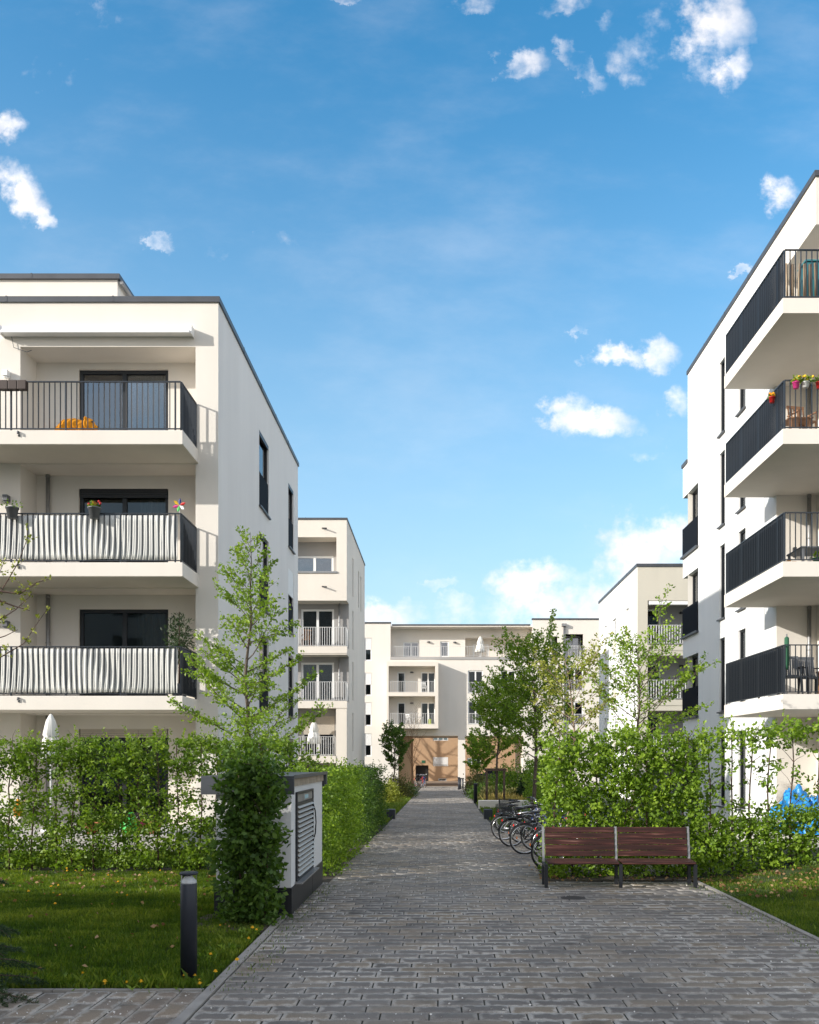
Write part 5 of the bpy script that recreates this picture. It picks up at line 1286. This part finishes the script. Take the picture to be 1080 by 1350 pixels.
# dark artificial tree on the lower cloth-lined balcony
e = empty('potted_tree', (-5.98, 20.9, FL[1]), 'dark bushy potted evergreen in the corner of the lower cloth-lined balcony', 'potted plant')
m = MB(); m.lathe((-5.98, 20.9, FL[1]), [(.15, 0), (.2, .34), (.18, .34)], 14); m.build('pot', M['grey_plastic'], e); m = MB(); m.tube([(-5.98, 20.9, FL[1]+.3), (-5.98, 20.9, FL[1]+2.0)], [.03, .01], 6); m.build('stem', M['twig'], e)
g = np.random.default_rng(90); n = 1500; p = unit(g.normal(size=(n, 3)))*(g.random((n, 1))**.4)*np.array([.34, .34, .72]); p *= (.6+.6*VN(1.6, 4)(p*2))[:, None]; V, Fq = leaf_quads(p+np.array([-5.98, 20.9, FL[1]+1.3]), p+g.normal(size=(n, 3))*.2, .09*g.uniform(.6, 1.2, n), .3); np_mesh('foliage', V, Fq, M['needle'], e, g.random(n))
# terrace clutter left, seen through the hedge
def pot_row(px, py, Y, r, h, label):
    x, _, z = P(px, py, Y); return flower_pot(x, Y, .27, r, h, M['terracotta'], None, label, nl=50, spread=.18)
pot_row(120, 1085, 18.6, .13, .22, 'terracotta pot on the left terrace edge, below the white parasol'); pot_row(136, 1087, 18.6, .16, .25, 'wide terracotta pot on the left terrace beside the green watering can'); pot_row(204, 1085, 18.6, .14, .25, 'terracotta pot at the right end of the left terrace')
flower_pot(-8.62, 18.6, .62, .10, .2, M['orange'], M['orange'], 'orange pot at the far left of the terrace behind the hedge')
x = (172-580)*18.5/F
e = empty('watering_can', (x, 18.5, .27), 'bright green watering can standing on the left terrace', 'watering can')
m = MB(); m.lathe((x, 18.5, .27), [(.15, 0), (.16, .04), (.15, .2), (.12, .3), (.09, .33)], 18); m.build('body', M['green_toy'], e); m = MB(); m.tube([(x-.12, 18.5, .34), (x-.22, 18.5, .46), (x-.29, 18.5, .58)], [.035, .025, .02], 8); m.build('spout', M['green_toy'], e); m = MB(); m.tube([(x+.1, 18.5, .56), (x+.05, 18.5, .70), (x-.06, 18.5, .68), (x-.1, 18.5, .57)], .016, 8); m.build('handle', M['green_toy'], e)
e = empty('bucket', (x+.2, 18.6, .27), 'pink bucket behind the green watering can', 'bucket'); m = MB(); m.lathe((x+.2, 18.62, .27), [(.09, 0), (.13, .27), (.14, .27), (.13, .25)], 16); m.build('body', M['pink'], e); m = MB(); m.tube([(x+.2+.13*math.cos(a), 18.62, .53+.12*math.sin(a)) for a in np.linspace(0, 3.14, 8)], .006, 5); m.build('handle', M['steel'], e)
# furniture
def table(x, y, z, w, d, h, mat, label):
    e = empty('table', (x, y, z), label, 'table'); m = MB(); m.box(x-w/2, x+w/2, y-d/2, y+d/2, z+h-.035, z+h); m.build('table_top', mat, e, bevel=.006)
    for sx in (-1, 1):
        for sy in (-1, 1): m = MB(); cx_, cy_ = x+sx*(w/2-.05), y+sy*(d/2-.05); m.box(cx_-.025, cx_+.025, cy_-.025, cy_+.025, z, z+h-.036); m.build('leg', mat, e)
    return e
def chair(x, y, z, rz, mat, label, grp=None, slats=6, seat_mat=None):
    e = empty('chair', (x, y, z), label, 'chair', grp, rz)
    m = MB(); 
    for k in range(5): m.box(-.21, .21, -.2+k*.085, -.2+k*.085+.072, .41, .435)
    m.build('seat', seat_mat or mat, e, local=True)
    m = MB()
    for k in range(slats): m.bar((-.19+.38*k/(slats-1), .215, .45), (-.19+.38*k/(slats-1), .30, .88), .035, .012)
    m.bar((-.22, .305, .90), (.22, .305, .90), .03, .06); m.bar((-.22, .222, .48), (.22, .222, .48), .028, .035); m.build('backrest', seat_mat or mat, e, local=True)
    for sx in (-1, 1):
        for sy in (-1, 1): m = MB(); m.bar((sx*.2, sy*.18+.0, .41), (sx*.215, sy*.21, 0), .035); m.build('leg', mat, e, local=True)
        m = MB(); m.bar((sx*.225, -.2, .64), (sx*.225, .25, .66), .045, .025); m.bar((sx*.215, -.19, .44), (sx*.225, -.19, .628), .03); m.build('armrest', mat, e, local=True)
    return e
chair(8.28, 20.75, F1[3], R(12), M['wood_table'], 'reddish wooden slatted armchair on the second highest right balcony')
table(8.0, 20.4, F1[3], .55, .5, .36, M['wood_table'], 'low dark wooden table in front of the slatted armchair')
table(8.45, 20.7, F1[2], .8, .9, .42, M['steel'], 'grey metal table on the right balcony above the wicker chairs')
m = MB(); 
for k in range(5): m.box(7.72+k*.12, 7.72+k*.12+.1, 20.25, 20.55, F1[2], F1[2]+.10-.012*k)
tag(m.build('crate', plain('orange_wood', (.62, .28, .08), .6), bevel=.01), 'flat orange wooden crate on the floor below the grey table', 'crate')
flower_pot(8.38, 20.2, F1[2], .1, .14, M['darkgreen'], None, 'dark green pot with bright leaves next to the grey table', M['leaf_spring'])
chair(7.92, 20.55, F1[1], R(-10), M['black'], 'dark wicker armchair at the corner of the lowest right balcony', None, 9, M['grey_plastic'])
chair(8.46, 20.7, F1[1], R(8), M['black'], 'dark wicker armchair nearer the house door on the lowest right balcony', None, 9, M['grey_plastic'])
table(8.75, 20.35, F1[1], .5, .5, .55, M['wood_table'], 'brown wooden table beside the wicker armchairs')
e = empty('parasol', (7.66, 20.03, F1[1]), 'rolled dark green parasol standing in the corner of the lowest right balcony', 'parasol'); m = MB(); m.tube([(7.66, 20.1, F1[1]), (7.66, 20.1, F1[1]+1.34)], .015, 6); m.build('pole', M['steel'], e); m = MB(); m.lathe((7.66, 20.1, F1[1]+.55), [(.03, 0), (.055, .1), (.05, .7), (.02, .73)], 12); m.build('canopy', M['darkgreen'], e)
e = empty('storage_box', (8.6, 20.6, F1[4]), 'teal slatted box on the top right balcony behind the stick screen', 'storage box'); m = MB(); m.box(8.25, 9.3, 20.5, 20.9, F1[4], F1[4]+1.12); m.build('body', plain('teal', (.03, .16, .18), .5), e, bevel=.02); m = MB(); m.box(8.22, 9.33, 20.47, 20.93, F1[4]+1.122, F1[4]+1.16); m.build('lid', plain('teal_lid', (.04, .2, .22), .5), e, bevel=.01)
# blue sheeting behind the right hedge
g = np.random.default_rng(95)
def heap(px, py, Y, w, h, lab, seed):
    x, _, _ = P(px, py, Y); n = 40; mm = 22; nn = VN(1.9, seed); V = []
    for k in range(mm+1):
        th = math.pi/2*k/mm
        for j in range(n):
            a = 6.2832*j/n; d = np.array([math.cos(a)*math.sin(th), math.sin(a)*math.sin(th), math.cos(th)]); q = .72+.4*(nn(d[None]*.55)[0]-.4)+.10*nn(d[None]*1.6)[0]; V.append((x+d[0]*w*q, Y+d[1]*.45*q, .27+max(0, d[2])*h*q))
    Fq = np.array([(k*n+j, (k+1)*n+j, (k+1)*n+(j+1) % n, k*n+(j+1) % n) for k in range(mm) for j in range(n)]); o = np_mesh('plastic_sheet', np.array(V), Fq, M['blue']); return tag(o, lab, 'plastic sheet')
heap(1047, 1070, 18.9, .46, 1.15, 'crumpled bright blue sheet heaped behind the thin part of the right hedge', 96)
heap(1077, 1072, 18.6, .42, .85, 'smaller bright blue sheet heap at the right edge behind the hedge', 97)
table(7.6, 18.7, .27, 1.6, .6, .28, M['terrace'], 'low pale bench table carrying nothing behind the right hedge')
# balcony furniture of the central block and the cream block
chair(cx(559), YC-.55, zs[1][1], R(170), M['white_plastic'], 'white chair on the upper balcony of the central block')
chair(cx(540), YC-.55, zs[0][1], R(150), M['white_plastic'], 'white chair on the lower balcony of the central block')
table(cx(552), YC-.6, zs[0][1], .9, .6, .7, M['white_plastic'], 'white table on the lower balcony of the central block')
m = MB(); m.box(cx(565), cx(569), YC-1.1, YC-.7, zs[0][1], zs[0][1]+.5); tag(m.build('crate', plain('lime', (.45, .55, .05), .5), bevel=.03), 'lime green box on the lower balcony of the central block', 'crate')
chair(-6.0, Y2+.55, 1.94, R(160), M['grey_plastic'], 'dark chair beside the parasol on the cream block balcony')
chair(-7.2, Y2+.6, 7.77, R(200), M['wood_table'], 'brown chair on the upper railed balcony of the cream block')

# ================================================================== LIGHT, SKY, CAMERA
L = np.array([1.9, 1.0, -.74]); L /= np.linalg.norm(L)
sun = bpy.data.lights.new('sun', 'SUN'); sun.energy = 4.0; sun.angle = R(.55); sun.color = (1, .955, .88)
so_ = bpy.data.objects.new('sun', sun); col.objects.link(so_)
from mathutils import Vector
so_.rotation_euler = Vector(L).to_track_quat('-Z', 'Y').to_euler()
el = math.asin(-L[2]); az = math.atan2(-L[0], -L[1])          # towards the sun, clockwise from +Y
w = bpy.data.worlds.new('World'); sc.world = w; w.use_nodes = True
nt = w.node_tree; N = nt.nodes.new; bg = nt.nodes['Background']
sky = N('ShaderNodeTexSky'); sky.sky_type = 'NISHITA'; sky.sun_disc = False; sky.sun_elevation = el; sky.sun_rotation = az
sky.air_density = 1.0; sky.dust_density = 1.6; sky.ozone_density = 2.2
def mth(op, a, b=None, c=None):
    x = N('ShaderNodeMath'); x.operation = op
    for i, v in enumerate((a, b, c)):
        if v is None: continue
        if isinstance(v, (int, float)): x.inputs[i].default_value = v
        else: nt.links.new(v, x.inputs[i])
    return x.outputs[0]
tc = N('ShaderNodeTexCoord'); sp = N('ShaderNodeSeparateXYZ'); nt.links.new(tc.outputs['Generated'], sp.inputs[0])
yy = mth('MAXIMUM', sp.outputs[1], .06); s_ = mth('DIVIDE', sp.outputs[0], yy); t_ = mth('DIVIDE', sp.outputs[2], yy)
cb = N('ShaderNodeCombineXYZ'); nt.links.new(s_, cb.inputs[0]); nt.links.new(t_, cb.inputs[1]); q = cb.outputs[0]
def noise(scale, det, rough=.55, vec=q):
    x = N('ShaderNodeTexNoise'); x.inputs['Scale'].default_value = scale; x.inputs['Detail'].default_value = det; x.inputs['Roughness'].default_value = rough
    nt.links.new(vec, x.inputs['Vector']); return x.outputs['Fac']
wn = N('ShaderNodeTexNoise'); wn.inputs['Scale'].default_value = 34; wn.inputs['Detail'].default_value = 7; wn.inputs['Roughness'].default_value = .62; nt.links.new(q, wn.inputs['Vector'])
ws = N('ShaderNodeVectorMath'); ws.operation = 'SUBTRACT'; nt.links.new(wn.outputs['Color'], ws.inputs[0]); ws.inputs[1].default_value = (.5, .5, .5)
wm = N('ShaderNodeVectorMath'); wm.operation = 'MULTIPLY_ADD'; nt.links.new(ws.outputs[0], wm.inputs[0]); wm.inputs[1].default_value = (.060, .050, 0); nt.links.new(q, wm.inputs[2]); qw = wm.outputs[0]
# each cloud: centre, half-size (in units where 1200 = 45 degrees), tilt, thickness
CL = [(940, 40, 62, 70, -30, 1), (968, 85, 30, 38, -40, .8), (850, 50, 62, 58, 20, .12), (690, 85, 44, 24, 10, .50), (765, 84, 20, 46, 35, .34), (10, 167, 30, 24, 0, .7), (30, 252, 30, 62, 34, .9), (55, 285, 18, 30, 30, .6),
      (211, 316, 26, 16, -25, .32), (285, 330, 26, 14, -20, .14), (382, 318, 16, 20, 0, .10), (348, 312, 14, 14, 0, .08), (560, 388, 11, 11, 0, .38), (1035, 256, 36, 30, 0, .8), (977, 357, 18, 8, 0, .45), (785, 555, 88, 26, -4, .85), (745, 545, 40, 34, 0, .6),
      (812, 469, 44, 16, 0, .62), (868, 470, 36, 26, 0, .45), (892, 530, 30, 36, 0, .7), (762, 434, 16, 10, -20, .36), (135, 35, 44, 36, 20, .02), (58, 80, 40, 40, 0, -.02), (715, 765, 110, 34, 4, .8), (850, 735, 105, 62, 20, 1), (890, 705, 60, 44, 0, 1),
      (630, 804, 150, 26, 0, .30), (505, 814, 60, 24, 0, .6), (770, 795, 170, 50, 0, .7), (580, 772, 34, 10, 0, .34), (690, 4, 90, 20, 0, .10), (450, -4, 30, 10, 0, .3), (860, 590, 24, 12, 20, .05)]
dmax = None
for cx_, cy_, rx, ry, rot, st_ in CL:
    mp = N('ShaderNodeMapping'); mp.vector_type = 'TEXTURE'; mp.inputs['Location'].default_value = ((cx_-580)/F, (1000-cy_)/F, 0); mp.inputs['Rotation'].default_value = (0, 0, R(rot)); mp.inputs['Scale'].default_value = (rx/F, ry/F, 1)
    nt.links.new(qw, mp.inputs['Vector']); vl = N('ShaderNodeVectorMath'); vl.operation = 'LENGTH'; nt.links.new(mp.outputs[0], vl.inputs[0])
    v = mth('MINIMUM', mth('SUBTRACT', 1.0, vl.outputs['Value']), st_)
    dmax = v if dmax is None else mth('MAXIMUM', dmax, v)
nf = mth('ADD', mth('MULTIPLY', noise(17, 10, .60), 1.35), mth('MULTIPLY', noise(64, 5, .55), .35))
den = N('ShaderNodeMapRange'); den.interpolation_type = 'SMOOTHSTEP'; nt.links.new(mth('ADD', dmax, mth('MULTIPLY', mth('SUBTRACT', nf, .87), 1.5)), den.inputs[0]); den.inputs[1].default_value = .0; den.inputs[2].default_value = 1.05
front = mth('GREATER_THAN', sp.outputs[1], .06)
# unseen broken cloud deck overhead and behind the viewer, added as neutral fill light
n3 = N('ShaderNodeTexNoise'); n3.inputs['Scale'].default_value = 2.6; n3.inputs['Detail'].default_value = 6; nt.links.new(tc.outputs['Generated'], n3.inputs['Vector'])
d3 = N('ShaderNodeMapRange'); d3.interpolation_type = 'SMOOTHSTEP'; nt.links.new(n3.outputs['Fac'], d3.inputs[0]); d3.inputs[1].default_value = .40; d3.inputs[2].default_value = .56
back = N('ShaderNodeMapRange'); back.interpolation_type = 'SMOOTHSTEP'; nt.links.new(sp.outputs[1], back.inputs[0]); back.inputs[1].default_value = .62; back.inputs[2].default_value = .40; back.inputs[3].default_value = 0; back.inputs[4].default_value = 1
cir = N('ShaderNodeMapRange'); cir.interpolation_type = 'SMOOTHSTEP'; cmp_ = N('ShaderNodeMapping'); cmp_.inputs['Scale'].default_value = (1.0, 2.2, 1); cmp_.inputs['Rotation'].default_value = (0, 0, R(25)); nt.links.new(q, cmp_.inputs['Vector'])
nt.links.new(noise(3.2, 7, .6, cmp_.outputs[0]), cir.inputs[0]); cir.inputs[1].default_value = .42; cir.inputs[2].default_value = .80; cir.inputs[4].default_value = .15
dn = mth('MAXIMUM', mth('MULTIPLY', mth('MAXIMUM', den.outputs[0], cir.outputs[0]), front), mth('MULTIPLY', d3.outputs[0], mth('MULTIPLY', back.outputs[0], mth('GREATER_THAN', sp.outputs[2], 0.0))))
shade = N('ShaderNodeMapRange'); nt.links.new(noise(14, 6), shade.inputs[0]); shade.inputs[1].default_value = .35; shade.inputs[2].default_value = .65; shade.inputs[3].default_value = .82; shade.inputs[4].default_value = 1.0
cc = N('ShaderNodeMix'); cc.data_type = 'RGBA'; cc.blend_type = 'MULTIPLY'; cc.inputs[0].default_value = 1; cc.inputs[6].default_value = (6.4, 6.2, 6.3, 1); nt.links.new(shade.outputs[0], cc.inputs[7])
hs = N('ShaderNodeHueSaturation'); hs.inputs['Hue'].default_value = .488; hs.inputs['Saturation'].default_value = 1.34; hs.inputs['Value'].default_value = 1.35; nt.links.new(sky.outputs[0], hs.inputs['Color'])
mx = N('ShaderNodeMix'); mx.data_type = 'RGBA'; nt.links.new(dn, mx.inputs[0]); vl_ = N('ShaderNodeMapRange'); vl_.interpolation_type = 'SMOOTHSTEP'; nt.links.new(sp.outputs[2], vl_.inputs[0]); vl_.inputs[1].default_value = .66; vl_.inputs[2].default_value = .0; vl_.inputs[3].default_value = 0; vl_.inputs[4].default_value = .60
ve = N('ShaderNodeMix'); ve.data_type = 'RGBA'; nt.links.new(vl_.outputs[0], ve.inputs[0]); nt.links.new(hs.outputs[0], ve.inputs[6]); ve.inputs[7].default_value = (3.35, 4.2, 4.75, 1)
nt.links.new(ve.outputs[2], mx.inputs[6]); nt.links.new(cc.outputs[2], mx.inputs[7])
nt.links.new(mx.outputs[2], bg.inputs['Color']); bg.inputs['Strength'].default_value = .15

cam = bpy.data.cameras.new('camera'); cam.sensor_width = 36; cam.lens = F/1350*36; cam.sensor_fit = 'AUTO'
cam.shift_x = -40/1350; cam.shift_y = 325/1350; cam.clip_end = 3000; cam.clip_start = .1
co = bpy.data.objects.new('camera', cam); col.objects.link(co); co.location = (0, 0, 1.8); co.rotation_euler = (R(90), 0, 0); sc.camera = co
vs = sc.view_settings; vs.view_transform = 'Standard'; vs.look = 'None'; vs.gamma = 1; vs.exposure = .50; vs.use_curve_mapping = False
